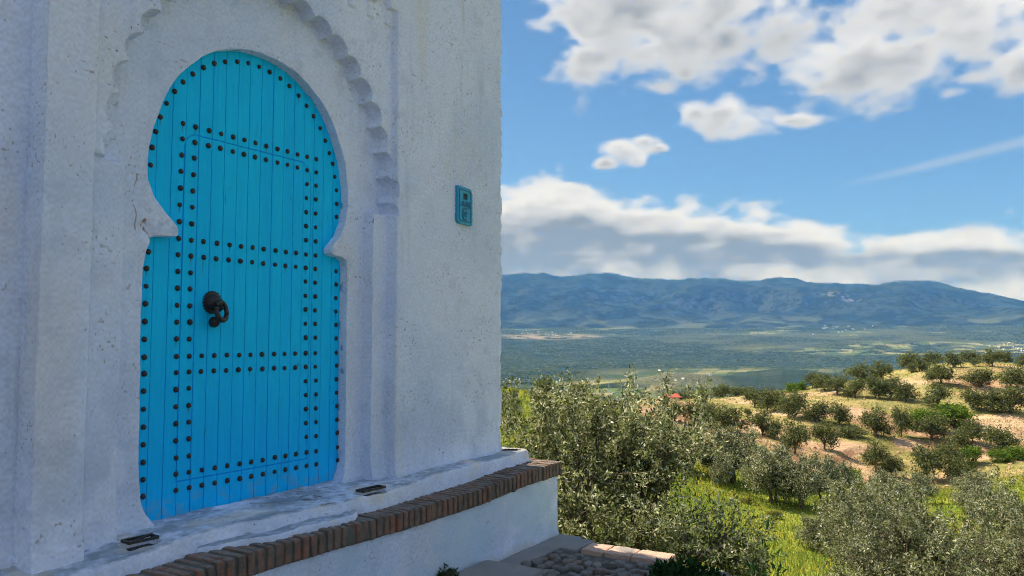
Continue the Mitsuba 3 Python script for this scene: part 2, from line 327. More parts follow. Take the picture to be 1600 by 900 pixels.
def sill_color(p, n, uv):
    c = plaster_color(p, n, uv)
    up = smoothstep(0.6, 0.9, dr.abs(n.z))
    grime = smoothstep(0.28, 0.60, 0.6 * fbm(p.x * 4, p.y * 9, p.z * 4, 4) + 0.4 * fbm(p.x * 24, p.y * 34, p.z * 24, 3))
    c = mix(c, (0.17, 0.225, 0.27), up * grime * 0.85)
    c = mix(c, (0.62, 0.55, 0.42), smoothstep(0.5, 0.72, fbm(p.x * 6 + 4, p.y * 6, p.z * 6, 3)) * 0.45)
    scuff = smoothstep(0.5, 0.8, fbm(p.x * 18, p.y * 30, 2.0, 3)) * up * smoothstep(3.1, 3.35, p.x) * smoothstep(3.8, 3.5, p.x)
    return mix(c, (0.10, 0.10, 0.10), scuff * 0.8)

scene['sill_plaster'] = bumped(rough(tex(sill_color), 0.9, 0.2), lambda p, n, uv: 0.003 * fbm(p.x * 40, p.y * 40, p.z * 40, 3) + 0.006 * fbm(p.x * 12, p.y * 14, p.z * 11, 3), 1.0, 2e-3)

def bench_color(p, n, uv):
    c = plaster_color(p, n, uv)
    blue = smoothstep(0.36, 0.60, fbm(p.x * 2.2, 0.0, p.z * 3.0, 4))
    c = mix(c, (0.42, 0.58, 0.70), blue * 0.6)
    return mix(c, (0.42, 0.38, 0.30), smoothstep(0.07, 0.0, p.z + 0.05 * (noise(p.x * 9) - 0.5)) * 0.5)

scene['bench_plaster'] = bumped(rough(tex(bench_color), 0.9, 0.2), plaster_bump, 1.0, 2e-3)

def blue_color(p, n, uv):
    board = cell_rand(p.x * 12.2 + 0.3)
    c = mix((0.002, 0.56, 0.93), (0.002, 0.51, 0.91), board)
    c = mix(c, (0.003, 0.60, 0.94), smoothstep(0.4, 0.7, fbm(p.x * 6, p.z * 1.6, 0.0, 3)) * 0.5)
    c = mix(c, (0.001, 0.42, 0.93), smoothstep(1.7, 0.8, p.z) * 0.7)
    grain = noise(p.x * 160, p.z * 6)
    for i in (3, 17, 31, 44, 58, 63, 71, 80, 88, 97, 110, 126, 140, 151, 166, 180, 195, 207):
        x, z = STUDS[i]
        run = smoothstep(0.005, 0.001, dr.abs(p.x - x - 0.004 * (noise(p.z * 60, x * 9) - 0.5))) * smoothstep(z - 0.055, z - 0.02, p.z) * smoothstep(z + 0.005, z - 0.005, p.z)
        c = mix(c, (0.05, 0.07, 0.08), run * 0.75)
    foot = smoothstep(0.86, 0.68, p.z) * smoothstep(0.45, 0.65, fbm(p.x * 22, p.z * 22, 1.0, 3))
    c = mix(c, (0.16, 0.30, 0.40), foot * 0.5)
    scratch = smoothstep(0.90, 0.96, noise(p.x * 70, p.z * 9)) * smoothstep(0.72, 0.8, noise(p.x * 8, p.z * 5))
    c = mix(c, (0.03, 0.12, 0.20), scratch * 0.55)
    return c * (0.93 + 0.12 * grain)

scene['blue_paint'] = bumped(rough(tex(blue_color), 0.6, 0.12), lambda p, n, uv: 0.0007 * fbm(p.x * 120, p.z * 5, p.y * 20, 3) + 0.0004 * noise(p.x * 300, p.z * 300), 1.0, 1e-3)
scene['iron'] = bumped({'type': 'principled', 'base_color': tex(lambda p, n, uv: mix((0.012, 0.012, 0.013), (0.030, 0.018, 0.014), smoothstep(0.45, 0.7, fbm(p.x * 60, p.y * 60, p.z * 60, 2)))), 'roughness': 0.5, 'specular': 0.5},
                       lambda p, n, uv: 0.001 * fbm(p.x * 180, p.y * 180, p.z * 180, 2))
PITCH_BRICK = 0.0585

def brick_color(p, n, uv):
    i = dr.floor((p.x + 10) / PITCH_BRICK)
    a, b = cell_rand(i, 2, 5), cell_rand(i, 7, 1)
    c = mix((0.205, 0.125, 0.092), (0.165, 0.128, 0.102), smoothstep(0.2, 0.7, a))
    c = mix(c, (0.24, 0.105, 0.07), smoothstep(0.72, 0.92, b))
    c = mix(c, (0.10, 0.088, 0.075), smoothstep(0.42, 0.66, fbm(p.x * 22, p.y * 14, p.z * 18, 3)) * 0.8)
    c = mix(c, (0.20, 0.18, 0.165), smoothstep(0.7, 0.95, dr.abs(n.z)) * smoothstep(0.25, 0.55, fbm(p.x * 9, p.y * 30, 1.0, 3)) * 0.8)
    return c * (0.8 + 0.4 * noise(p.x * 150, p.y * 150, p.z * 150))

scene['brick_clay'] = bumped(rough(tex(brick_color), 0.9, 0.2), lambda p, n, uv: 0.003 * fbm(p.x * 70, p.y * 70, p.z * 70, 3), 1.0, 1e-3)
scene['mortar'] = bumped(rough(tex(lambda p, n, uv: mix((0.075, 0.078, 0.068), (0.145, 0.145, 0.13), fbm(p.x * 15, p.y * 15, p.z * 15, 3))), 0.95, 0.1), lambda p, n, uv: 0.004 * fbm(p.x * 60, p.y * 60, p.z * 60, 3))

def stone_color(p, n, uv):
    i = cell_rand(dr.floor(p.x * 8.5), dr.floor(p.y * 8.5), 3)
    c = mix((0.11, 0.108, 0.104), (0.20, 0.19, 0.18), i)
    c = mix(c, (0.16, 0.12, 0.095), smoothstep(0.62, 0.85, cell_rand(dr.floor(p.x * 8.5), dr.floor(p.y * 8.5), 9)) * 0.8)
    c = mix(c, (0.06, 0.06, 0.055), smoothstep(0.5, 0.75, fbm(p.x * 25, p.y * 25, p.z * 25, 3)) * 0.7)
    return c

scene['cobble_stone'] = bumped(rough(tex(stone_color), 0.8, 0.3), lambda p, n, uv: 0.004 * fbm(p.x * 50, p.y * 50, p.z * 50, 3))

def concrete_color(p, n, uv):
    c = mix((0.17, 0.18, 0.19), (0.27, 0.265, 0.26), fbm(p.x * 5, p.y * 5, p.z * 5, 4))
    return mix(c, (0.2, 0.19, 0.18), smoothstep(0.55, 0.8, fbm(p.x * 30, p.y * 30, p.z * 30, 3)) * 0.6)

scene['concrete'] = bumped(rough(tex(concrete_color), 0.9, 0.2), lambda p, n, uv: 0.003 * fbm(p.x * 50, p.y * 50, p.z * 50, 3))
scene['kerb_clay'] = bumped(rough(tex(lambda p, n, uv: mix(concrete_color(p, n, uv), (0.46, 0.33, 0.26), smoothstep(0.25, 0.5, fbm(p.x * 6, p.y * 6, 3.0, 3)))), 0.9, 0.2), lambda p, n, uv: 0.004 * fbm(p.x * 40, p.y * 40, p.z * 40, 3))
scene['paving'] = rough(tex(lambda p, n, uv: mix((0.13, 0.13, 0.13), (0.19, 0.185, 0.18), fbm(p.x * 3, p.y * 3, 0.0, 4))), 0.9, 0.2)
scene['roof_clay'] = {'type': 'twosided', 'bsdf': rough(tex(lambda p, n, uv: mix((0.42, 0.15, 0.08), (0.30, 0.13, 0.09), fbm(p.x * 4, p.y * 4, p.z * 4, 3))), 0.85, 0.2)}
scene['teal_paint'] = {'type': 'twosided', 'bsdf': rough(tex(lambda p, n, uv: mix((0.010, 0.25, 0.42), (0.015, 0.33, 0.48), fbm(p.x * 30, p.z * 30, 0.0, 3))), 0.45, 0.4)}
scene['teal_paint_deep'] = {'type': 'twosided', 'bsdf': rough(rgb(0.006, 0.12, 0.24), 0.5, 0.4)}
scene['village_white'] = {'type': 'twosided', 'bsdf': rough(rgb(0.78, 0.76, 0.72), 0.9, 0.2)}
scene['bark'] = {'type': 'twosided', 'bsdf': rough(tex(lambda p, n, uv: mix((0.075, 0.062, 0.048), (0.16, 0.13, 0.10), fbm(p.x * 18, p.y * 18, p.z * 6, 3))), 0.9, 0.2)}
LEAF = {'type': 'principledthin', 'base_color': {'type': 'mesh_attribute', 'name': 'vertex_color'}, 'roughness': 0.35, 'diff_trans': 0.85}
scene['leaf'] = LEAF
scene['grass_blade'] = {'type': 'principledthin', 'base_color': {'type': 'mesh_attribute', 'name': 'vertex_color'}, 'roughness': 0.7, 'diff_trans': 0.7}

# ------------------------------------------------------------------ the house front: one plastered skin with its mouldings
WALL, FRAME, JAMB, PANEL, LEFT_WALL, DOOR = 3.400, 3.385, 3.4615, 3.540, 3.492, 3.605
CORNER = 5.612
OPENING = [(2.56, 0.55), (2.554, .66), (2.507, .715), (2.475, .762), (2.458, .819), (2.445, .916), (2.441, 1.119), (2.436, 1.43), (2.432, 1.7), (2.436, 1.936), (2.45, 2.02), (2.478, 2.087), (2.503, 2.104),
           (2.618, 2.112), (2.628, 2.125), (2.628, 2.157), (2.612, 2.18), (2.555, 2.232), (2.489, 2.301), (2.452, 2.38), (2.445, 2.46), (2.45, 2.539), (2.467, 2.628), (2.489, 2.695), (2.518, 2.785), (2.556, 2.868),
           (2.616, 2.955), (2.675, 3.018), (2.743, 3.084), (2.815, 3.133), (2.888, 3.171), (2.965, 3.198), (3.044, 3.215), (3.137, 3.224), (3.22, 3.226), (3.293, 3.218), (3.395, 3.194), (3.502, 3.15), (3.601, 3.088),
           (3.682, 3.015), (3.741, 2.939), (3.802, 2.828), (3.846, 2.72), (3.875, 2.584), (3.881, 2.459), (3.859, 2.34), (3.813, 2.252), (3.745, 2.182), (3.728, 2.16), (3.734, 2.132), (3.77, 2.120), (3.84, 2.112),
           (3.870, 2.092), (3.882, 2.044), (3.880, 1.879), (3.878, 1.7), (3.880, 1.2), (3.884, .85), (3.868, .76), (3.83, .69), (3.80, .66), (3.79, 0.55)]

def from_plane(pts, y_old, y_new):
    return [(x * y_new / y_old, 1.6 + (z - 1.6) * y_new / y_old) for x, z in pts]
OPENING = from_plane(OPENING, 3.516, PANEL)
STUDS = from_plane(STUDS, 3.575, DOOR)
JOINTS = [x * DOOR / 3.575 for x in JOINTS]

def wobbled(poly, amp, seed, step=0.012):
    ring = poly.exterior.segmentize(step)
    p = np.array(ring.coords)[:-1]
    q = np.c_[p * 9, np.zeros(len(p))]
    p = p + amp * 2 * np.c_[meshkit.fbm(q, 3, seed) - 0.5, meshkit.fbm(q, 3, seed + 50) - 0.5]
    return Polygon(p).buffer(0)

opening = wobbled(Polygon(OPENING).buffer(0.006).buffer(-0.006), 0.004, 3)
lobes = [Polygon(np.c_[3.2 + 0.985 * np.cos(a), 2.54 + 1.03 * np.sin(a)]) for a in [np.linspace(0, 2 * np.pi, 120)]]
for a in np.radians(np.arange(-7, 190, 9.45) + 0.9):
    lobes.append(Point(3.2 + 0.955 * math.cos(a), 2.54 + 1.0 * math.sin(a)).buffer(0.086))
arch = unary_union(lobes).intersection(sbox(1, 2.43, 6, 5))
panel = wobbled(unary_union([arch, sbox(2.294, 0.5, 4.061, 2.44)]).buffer(-0.008).buffer(0.008), 0.006, 5)
recess = sbox(2.098, 0.5, 4.212, 3.98)
upper_teeth = [sbox(x, 3.83, x + 0.075, 4.02) for x in np.arange(4.135, 2.0, -0.185)]
lower_teeth = [sbox(x, 3.722, x + 0.075, 3.86) for x in np.arange(4.132, 2.0, -0.185)]
recess_back = wobbled(sbox(2.098, 0.5, 4.212, 3.86).difference(unary_union(lower_teeth)).buffer(-0.004).buffer(0.004), 0.004, 9)
recess = wobbled(recess.difference(unary_union(upper_teeth)).buffer(-0.004).buffer(0.004), 0.004, 8)
jambs = wobbled(sbox(2.098, 0.5, 4.212, 2.43), 0.004, 10)
frame = wobbled(sbox(1.861, 0.3, 4.465, 4.30), 0.005, 12)
left_side = sbox(-6.0, 0.0, 1.861, 6.0)
LAYERS = [(left_side, LEFT_WALL, 0.004), (frame, FRAME, 0.004), (recess, 3.418, 0.004), (recess_back, 3.430, 0.004), (jambs, JAMB, 0.004), (panel, PANEL, 0.0045), (opening, 3.76, 0.004)]
EDGES = []
for poly, _, w in LAYERS:
    dense = np.concatenate([np.array(g.exterior.segmentize(0.002).coords) for g in getattr(poly, 'geoms', [poly])])
    EDGES.append(cKDTree(dense[(dense[:, 1] > 0.3) & (dense[:, 1] < 4.7)]))

def inside_distance(k, p):
    d, _ = EDGES[k].query(p, distance_upper_bound=0.06)
    d = np.where(np.isfinite(d), d, 0.06)
    poly = LAYERS[k][0]
    shapely.prepare(poly)
    return np.where(shapely.contains_xy(poly, p[:, 0], p[:, 1]), d, -d)

def front(p):
    """Depth y of the plaster at points (x, z)."""
    y = np.full(len(p), WALL)
    for k, (poly, level, w) in enumerate(LAYERS):
        s = inside_distance(k, p)
        t = np.clip((s + w) / (2 * w), 0, 1)
        y = y * (1 - t) + level * t
        rim = np.exp(-((s + 0.007) / 0.006) ** 2) * (s > -0.02)         # worn arrises
        y = y + 0.0035 * rim * (s < 0.001) * (np.abs(level - WALL) > 0.01)
    q = np.c_[p[:, 0], p[:, 1], np.zeros(len(p))]
    y = y + 0.016 * (meshkit.fbm(q * 1.7, 3, 1) - 0.5) + 0.008 * (meshkit.fbm(q * 7, 3, 2) - 0.5) + 0.0026 * (meshkit.fbm(q * 34, 2, 4) - 0.5)
    for x, z, r, a in ((2.47, 2.13, 0.03, 0.02), (2.50, 2.10, 0.02, 0.02), (2.449, 2.165, 0.014, 0.015)):
        y = y + a * np.exp(-((p[:, 0] - x) ** 2 + (p[:, 1] - z) ** 2) / r ** 2)
    foot = np.clip((0.84 - p[:, 1]) / 0.14, 0, 1)                          # plaster thickens towards the foot
    return y - 0.018 * foot ** 2 * (y < 3.6)

pts = []
for poly, _, w in LAYERS[:1]:
    for dx in (-0.016, -0.005, 0.005, 0.016):
        pts.append(np.c_[np.full(500, 1.861 + dx), np.linspace(0.6, 4.6, 500)])
for poly, _, w in LAYERS[1:]:
    for off in (-0.022, -0.012, -w - 0.0005, 0.0, w + 0.0005, 0.013, 0.024):
        b = poly.buffer(-off)
        for g in getattr(b, 'geoms', [b]):
            n = max(8, int(g.exterior.length / 0.010))
            pts.append(np.array([g.exterior.interpolate(t, normalized=True).coords[0] for t in np.arange(n) / n]))
line_pts = np.concatenate(pts)
gx, gz = np.meshgrid(np.arange(1.45, CORNER + 0.06, 0.0115), np.arange(0.62, 4.62, 0.0115), indexing='ij')
grid = np.c_[gx.ravel(), gz.ravel()] + rng.uniform(-0.003, 0.003, (gx.size, 2))
for k in range(1, len(LAYERS)):
    grid = grid[np.abs(inside_distance(k, grid)) > 0.026]
grid = grid[np.abs(grid[:, 0] - 1.861) > 0.02]
grid = grid[inside_distance(6, grid) < 0.05]
coarse = np.array([(x, z) for x in np.r_[-5:1.4:0.25, CORNER + 0.1:CORNER + 5.6:0.12] for z in np.arange(0.55, 5.31, 0.125)] + [(x, z) for x in np.arange(1.5, CORNER + 0.05, 0.12) for z in (4.68, 4.8, 5.0, 5.2, 5.3)])
p2 = np.concatenate([line_pts, grid, coarse])
p2 = p2[(p2[:, 1] > 0.54) & (p2[:, 1] < 5.31)]
p2 = np.unique(np.round(p2, 4), axis=0)
tri = Delaunay(p2).simplices
cent = p2[tri].mean(1)
keep = ~shapely.contains_xy(opening.buffer(-0.04), cent[:, 0], cent[:, 1])
tri = tri[keep]
yy = front(np.c_[np.minimum(p2[:, 0], CORNER), p2[:, 1]])
# the house corner: the skin turns onto the end wall; the arris is chipped and uneven
s = p2[:, 0] - CORNER
q = np.c_[np.zeros(len(p2)), p2[:, 1], np.zeros(len(p2))]
chip = 0.022 * (meshkit.fbm(q * 6, 3, 21) - 0.5) + 0.050 * (meshkit.fbm(q * 24, 3, 22) - 0.5) - 0.05 * np.maximum(meshkit.noise(q * 15, 23) - 0.66, 0)
near = np.exp(-np.maximum(-s, 0) / 0.035)
x3 = np.where(s < 0, p2[:, 0] + chip * near, CORNER + chip * np.exp(-np.maximum(s, 0) / 0.12) + 0.004)
y3 = np.where(s < 0, yy + 0.012 * np.exp(np.minimum(s, 0) / 0.012), yy + 0.012 + s)
v3 = np.c_[x3, y3, p2[:, 1]]
nrm = np.cross(v3[tri[:, 1]] - v3[tri[:, 0]], v3[tri[:, 2]] - v3[tri[:, 0]])
c3 = v3[tri].mean(1)
out = np.where(c3[:, 0] > CORNER - 0.002, nrm[:, 0] * 0.7 - nrm[:, 1] * 0.7, -nrm[:, 1])
flat2 = np.cross(p2[tri[:, 1]] - p2[tri[:, 0]], p2[tri[:, 2]] - p2[tri[:, 0]])
tri = np.where((flat2 > 0)[:, None], tri, tri[:, ::-1])                 # counter-clockwise seen from the front
scene['house__wall'] = mikit.ply(trimesh.Trimesh(v3, tri, process=False), 'plaster', smooth=38)
core = trimesh.util.concatenate([trimesh.creation.box(bounds=[[-5, 8.9, 0.0], [CORNER - 0.05, 9.05, 5.28]]), trimesh.creation.box(bounds=[[-5.05, 3.52, 0.0], [-4.9, 9.0, 5.28]]),
                                 trimesh.creation.box(bounds=[[-5, 3.80, 0.0], [CORNER - 0.06, 3.95, 5.28]])])
scene['house__back_wall'] = mikit.ply(core, 'bench_plaster')
# roof: a slab under rows of curved tiles whose ends overhang the end wall
roof = [trimesh.creation.box(bounds=[[-5.1, 3.34, 5.27], [CORNER + 0.07, 9.1, 5.36]])]
for i, y in enumerate(np.arange(3.36, 9.1, 0.19)):
    m = trimesh.creation.cylinder(radius=0.085, height=1.2, sections=14)
    m.apply_transform(trimesh.transformations.rotation_matrix(np.pi / 2, [0, 1, 0]))
    m.apply_translation([CORNER + 0.115 - 0.6 + 0.03 * math.sin(i * 2.1) + 0.012 * rng.standard_normal(), y, 5.36])
    roof.append(m)
scene['house__roof'] = mikit.ply(trimesh.util.concatenate(roof), 'roof_clay')
say('house', 'white plastered house with a bright blue horseshoe arched door', 'house')

# ------------------------------------------------------------------ the door: boards, wicket outline, studs, knocker
EDGE_X = [2.42, 2.457] + JOINTS + [3.904, 3.99]
leaf_poly = Polygon(OPENING).buffer(0.035)
leaf_poly = leaf_poly.intersection(sbox(2.3, 0.58, 4.05, 3.35))
wicket = sbox(2.690, 0.868, 3.606, 2.50).union(Polygon([(2.690, 2.5), (2.690, 2.60), (2.697, 2.632), (2.715, 2.657), (2.75, 2.676), (3.52, 2.678), (3.556, 2.668), (3.585, 2.64), (3.602, 2.60), (3.606, 2.5)]))
wicket = shapely.affinity.affine_transform(wicket, [DOOR / 3.575, 0, 0, DOOR / 3.575, 0, 1.6 * (1 - DOOR / 3.575)])
groove = wicket.buffer(0.0022).difference(wicket.buffer(-0.0022))
back = extruded_xz(Polygon(OPENING).buffer(0.05).intersection(sbox(2.3, 0.58, 4.05, 3.35)), DOOR + 0.012, DOOR + 0.05)
scene['house__door'] = mikit.ply(back, 'blue_paint')
say('house__door', 'bright turquoise blue plank door with rows of black studs')
for i in range(len(EDGE_X) - 1):
    x0, x1 = EDGE_X[i], EDGE_X[i + 1]
    g = 0.0018 if i % 5 else 0.0028
    strip = Polygon([(x0 + g - 0.002, 0.5), (x1 - g - 0.002, 0.5), (x1 - g + 0.004, 3.4), (x0 + g + 0.004, 3.4)]).intersection(leaf_poly)
    for piece in getattr(strip.difference(groove), 'geoms', [strip.difference(groove)]):
        if piece.area < 0.004:
            continue
        b = extruded_xz(piece, DOOR - 0.0006 * rng.random() - 0.002 * (i % 2) * 0.4, DOOR + 0.0125)
        put('board', mikit.ply(b, 'blue_paint'), 'house__door')
dome = trimesh.creation.icosphere(subdivisions=2, radius=1.0)
dv = np.array(dome.vertices)
dv = dv * (1 + 0.10 * (meshkit.fbm(dv * 1.6, 2, 3)[:, None] - 0.5))
stud_shapes = []
for a in range(3):
    sv = dv * [0.0140, 0.0095 + 0.002 * a, 0.0140]
    stud_shapes.append(mikit.ply(trimesh.Trimesh(sv, dome.faces, process=False), 'iron', smooth=True))
for i, (x, z) in enumerate(STUDS):
    sc = float(rng.uniform(0.9, 1.08))
    put('stud', moved(stud_shapes[i % 3], T().translate([x, DOOR - 0.003, z]).rotate([0, 1, 0], float(rng.uniform(0, 360))).scale([sc, sc, sc * float(rng.uniform(0.92, 1.08))])), 'house__door')
# knocker: toothed boss, ring through a staple, strike plate
kx, kz = 2.908, 1.792
ang = np.linspace(0, 2 * np.pi, 20 * 6, endpoint=False)
rad = np.where((np.arange(120) % 6) < 3, 0.062, 0.053)
teeth = Polygon(np.c_[kx + rad * np.cos(ang), kz + rad * np.sin(ang)])
boss = trimesh.creation.icosphere(subdivisions=3, radius=1.0)
bv = np.array(boss.vertices) * [0.048, 0.044, 0.046]
bv = bv * (1 + 0.05 * (meshkit.fbm(bv * 40, 2, 8)[:, None] - 0.5))
boss = trimesh.Trimesh(bv + [kx, DOOR - 0.008, kz], boss.faces, process=False)
staple = tube([(kx + 0.002, DOOR - 0.03, kz - 0.005), (kx + 0.003, DOOR - 0.072, kz - 0.012), (kx + 0.004, DOOR - 0.080, kz - 0.034), (kx + 0.004, DOOR - 0.052, kz - 0.045)], [0.012, 0.012, 0.011, 0.010], 8)
plate = trimesh.util.concatenate([extruded_xz(teeth, DOOR - 0.014, DOOR), boss, trimesh.Trimesh(*staple, process=False)])
put('knocker', mikit.ply(plate, 'iron', smooth=35), 'house__door')
say('house__door__knocker', 'toothed black iron boss of the door knocker')
a = np.linspace(0, 2 * np.pi, 40)
ring_path = np.c_[0.043 * np.cos(a), 0.014 * np.sin(a) * 0 + 0.0 * a, 0.050 * np.sin(a)]
rot = trimesh.transformations.rotation_matrix(math.radians(14), [0, 0, 1])[:3, :3] @ trimesh.transformations.rotation_matrix(math.radians(-10), [1, 0, 0])[:3, :3]
ring_path = ring_path @ rot.T + [2.914, DOOR - 0.074, 1.745]
ring = tube(ring_path, 0.0120 + 0.003 * (np.sin(a) < 0) * np.abs(np.sin(a)), 9)
put('knocker_ring', mikit.ply(trimesh.Trimesh(*ring, process=False), 'iron', smooth=40), 'house__door')
say('house__door__knocker_ring', 'round black iron ring hanging from the knocker boss')
strike = trimesh.creation.icosphere(subdivisions=2, radius=1.0)
strike = trimesh.Trimesh(np.array(strike.vertices) * [0.027, 0.034, 0.030] + [2.916, DOOR - 0.016, 1.686], strike.faces, process=False)
put('knocker_strike', mikit.ply(strike, 'iron', smooth=True), 'house__door')
say('house__door__knocker_strike', 'dark iron strike knob under the knocker ring')

# ------------------------------------------------------------------ plaque on the right-hand wall
px0, px1, pz0, pz1 = 4.925, 5.128, 2.462, 2.748
py = WALL - 0.004
outer = Polygon([(px0, pz0 + 0.02), (px0 + 0.03, pz0), (px1, pz0), (px1, pz1 - 0.045), (px1 - 0.02, pz1 - 0.01), (px1 - 0.05, pz1 - 0.004), (px0, pz1)])
hole = sbox(px0 + 0.075, pz1 - 0.098, px0 + 0.135, pz1 - 0.050)
put('plate', mikit.ply(extruded_xz(outer.difference(hole), py - 0.020, py + 0.03), 'teal_paint'), 'wall_plaque')
inner = outer.buffer(-0.020)
rim = inner.difference(inner.buffer(-0.006)).difference(hole)
put('border', mikit.ply(extruded_xz(rim, py - 0.0235, py - 0.019), 'teal_paint_deep'), 'wall_plaque')
strokes = []
for path, w in (([(0, .30), (.14, .22), (.30, .34), (.30, .80)], .11), ([(.40, .85), (.40, .24), (.66, .20), (.74, .50), (.60, .56), (.54, .26)], .11), ([(.82, .90), (.82, .22)], .12), ([(.94, .22), (1.06, .30), (1.04, .66)], .11), ([(1.18, .9), (1.16, .0), (1.04, -.1)], .12), ([(.10, .52), (.16, .56)], .10)):
    strokes.append(LineString(path).buffer(w / 2))
word = shapely.affinity.affine_transform(unary_union(strokes), [0.098, 0, 0, 0.052, px0 + 0.040, pz0 + 0.128])
put('lettering', mikit.ply(trimesh.util.concatenate([extruded_xz(g, py - 0.026, py - 0.019) for g in getattr(word, 'geoms', [word])]), 'teal_paint_deep'), 'wall_plaque')
a = np.linspace(math.radians(60), math.radians(300), 24)
cres = LineString(np.c_[0.042 * np.cos(a) * 0.75, 0.046 * np.sin(a)]).buffer(0.0055)
a = np.linspace(math.radians(10), math.radians(310), 20)
curl = LineString(np.r_[[(-0.014, 0.0)], np.c_[0.016 * np.cos(a), 0.017 * np.sin(a)]]).buffer(0.004)
mark = unary_union([cres, shapely.affinity.translate(curl, 0.010, 0.002)])
mark = shapely.affinity.translate(mark, px0 + 0.100, pz0 + 0.076)
put('emblem', mikit.ply(trimesh.util.concatenate([extruded_xz(g, py - 0.025, py - 0.019) for g in getattr(mark, 'geoms', [mark])]), 'teal_paint_deep'), 'wall_plaque')
put('window', mikit.ply(extruded_xz(hole.buffer(0.004), py - 0.002, py + 0.02), 'mortar'), 'wall_plaque')
say('wall_plaque', 'small teal painted metal plaque with a square hole on the wall right of the door', 'plaque')

def brick_level(x):
    return np.interp(x, [0, 2.3, 2.6, 2.93, 3.35, 3.9, 4.65, 5.0, 5.36, 5.95], [0.50, 0.518, 0.528, 0.532, 0.523, 0.508, 0.506, 0.520, 0.538, 0.536])

# ------------------------------------------------------------------ doorstep: a sill of rough plaster along the foot of the wall, with a worn step before the door
xs = np.arange(-4.0, 5.75, 0.011)
turn = np.linspace(0, np.pi / 2, 10)[1:]
ys_end = np.arange(3.31, 8.9, 0.05)
back_off = np.interp(xs, [-4, 2.1, 2.4, 2.58, 2.75, 2.9, 3.6, 3.75, 4.6, 5.7], [0.085, 0.07, 0.060, 0.075, 0.045, 0.0, 0.0, 0.010, 0.038, 0.045])
path = np.r_[np.c_[xs, 3.200 + back_off], np.c_[5.75 + 0.05 * np.sin(turn), 3.295 - 0.05 * np.cos(turn)], np.c_[np.full(len(ys_end), 5.80), ys_end]]
nor = np.r_[np.tile([0, -1.0], (len(xs), 1)), np.c_[np.sin(turn), -np.cos(turn)], np.tile([1.0, 0], (len(ys_end), 1))]
inset = np.r_[np.full(len(xs), 0.40), np.linspace(0.40, 0.16, len(turn)), np.full(len(ys_end), 0.16)]
n = len(path)
q = np.c_[path * 1.0, np.zeros(n)]
top = np.interp(path[:, 0], [-4, 2.0, 2.2, 2.4, 2.65, 2.9, 3.5, 3.9, 4.6, 5.75], [0.625, 0.625, 0.642, 0.655, 0.672, 0.684, 0.666, 0.654, 0.682, 0.684])
wall_top = np.interp(path[:, 0], [-4, 1.9, 2.4, 3.9, 4.3, 5.7], [0.72, 0.71, 0.695, 0.693, 0.692, 0.700])
edge_out = 0.034 * (meshkit.fbm(q * 2.2, 3, 61) - 0.5) + 0.030 * (meshkit.fbm(q * 11, 4, 62) - 0.5)
mound = np.interp(path[:, 0], [2.55, 2.66, 2.85, 3.3, 3.52, 3.62], [0, 0.040, 0.078, 0.095, 0.070, 0.0]) * (path[:, 1] < 3.31)
mz = np.interp(path[:, 0], [2.3, 2.75, 3.2, 3.6], [0.588, 0.612, 0.612, 0.604])
rows = []
for t in np.r_[np.linspace(0, 1, 44)]:
    off = -inset * (1 - t) - 0.02 * t
    rows.append((off, wall_top * (1 - t) + top * t))
for dx, dz in ((-0.010, -0.003), (-0.002, -0.010), (0.002, -0.022), (0.004, -0.036)):
    rows.append((dx + 0 * top, top + dz))
foot_z = brick_level(path[:, 0]) + 0.052
mz = np.maximum(mz, foot_z + 0.022)
floor = np.where(mound > 0.01, mz + 0.004, foot_z)
for f in (0.4, 0.75, 1.0):
    rows.append((0.006 + 0.010 * f + 0 * top, (top - 0.036) * (1 - f) + floor * f))
for f in np.linspace(0.1, 1, 9):
    rows.append((0.016 + mound * f, floor * (1 - f) + np.where(mound > 0.01, mz, foot_z - 0.004) * f))
for f in (0.3, 0.7, 1.0):
    rows.append((0.018 + mound + 0.010 * f, np.where(mound > 0.01, mz, foot_z - 0.004) * (1 - f) + (foot_z - 0.03) * f))
V = np.zeros((n, len(rows), 3))
for k, (off, z) in enumerate(rows):
    e = edge_out * (1.0 if k > 30 else k / 30) + (0.012 * (meshkit.fbm(q * 19 + k, 2, 63) - 0.5) if k > 46 else 0)
    V[:, k, :2] = path + nor * (off + e)[:, None]
    V[:, k, 2] = z
P = V.reshape(-1, 3)
P[:, 2] += 0.020 * (meshkit.fbm(P * [5, 9, 5], 3, 65) - 0.5) + 0.007 * (meshkit.fbm(P * [24, 30, 24], 2, 66) - 0.5)
SOCKETS = [(2.275, 2.425, 3.322, 3.405), (3.725, 3.925, 3.215, 3.292)]
for x0, x1, y0, y1 in SOCKETS:
    w = np.clip(np.minimum.reduce([P[:, 0] - x0, x1 - P[:, 0], P[:, 1] - y0, y1 - P[:, 1]]) / 0.012 + 0.5, 0, 1)
    P[:, 2] -= 0.045 * w
scene['doorstep__sill'] = mikit.ply(trimesh.Trimesh(P, grid_faces(n, len(rows))[:, ::-1], process=False), 'sill_plaster', smooth=45)
say('doorstep', 'worn whitewashed plaster doorstep along the foot of the house wall', 'doorstep')
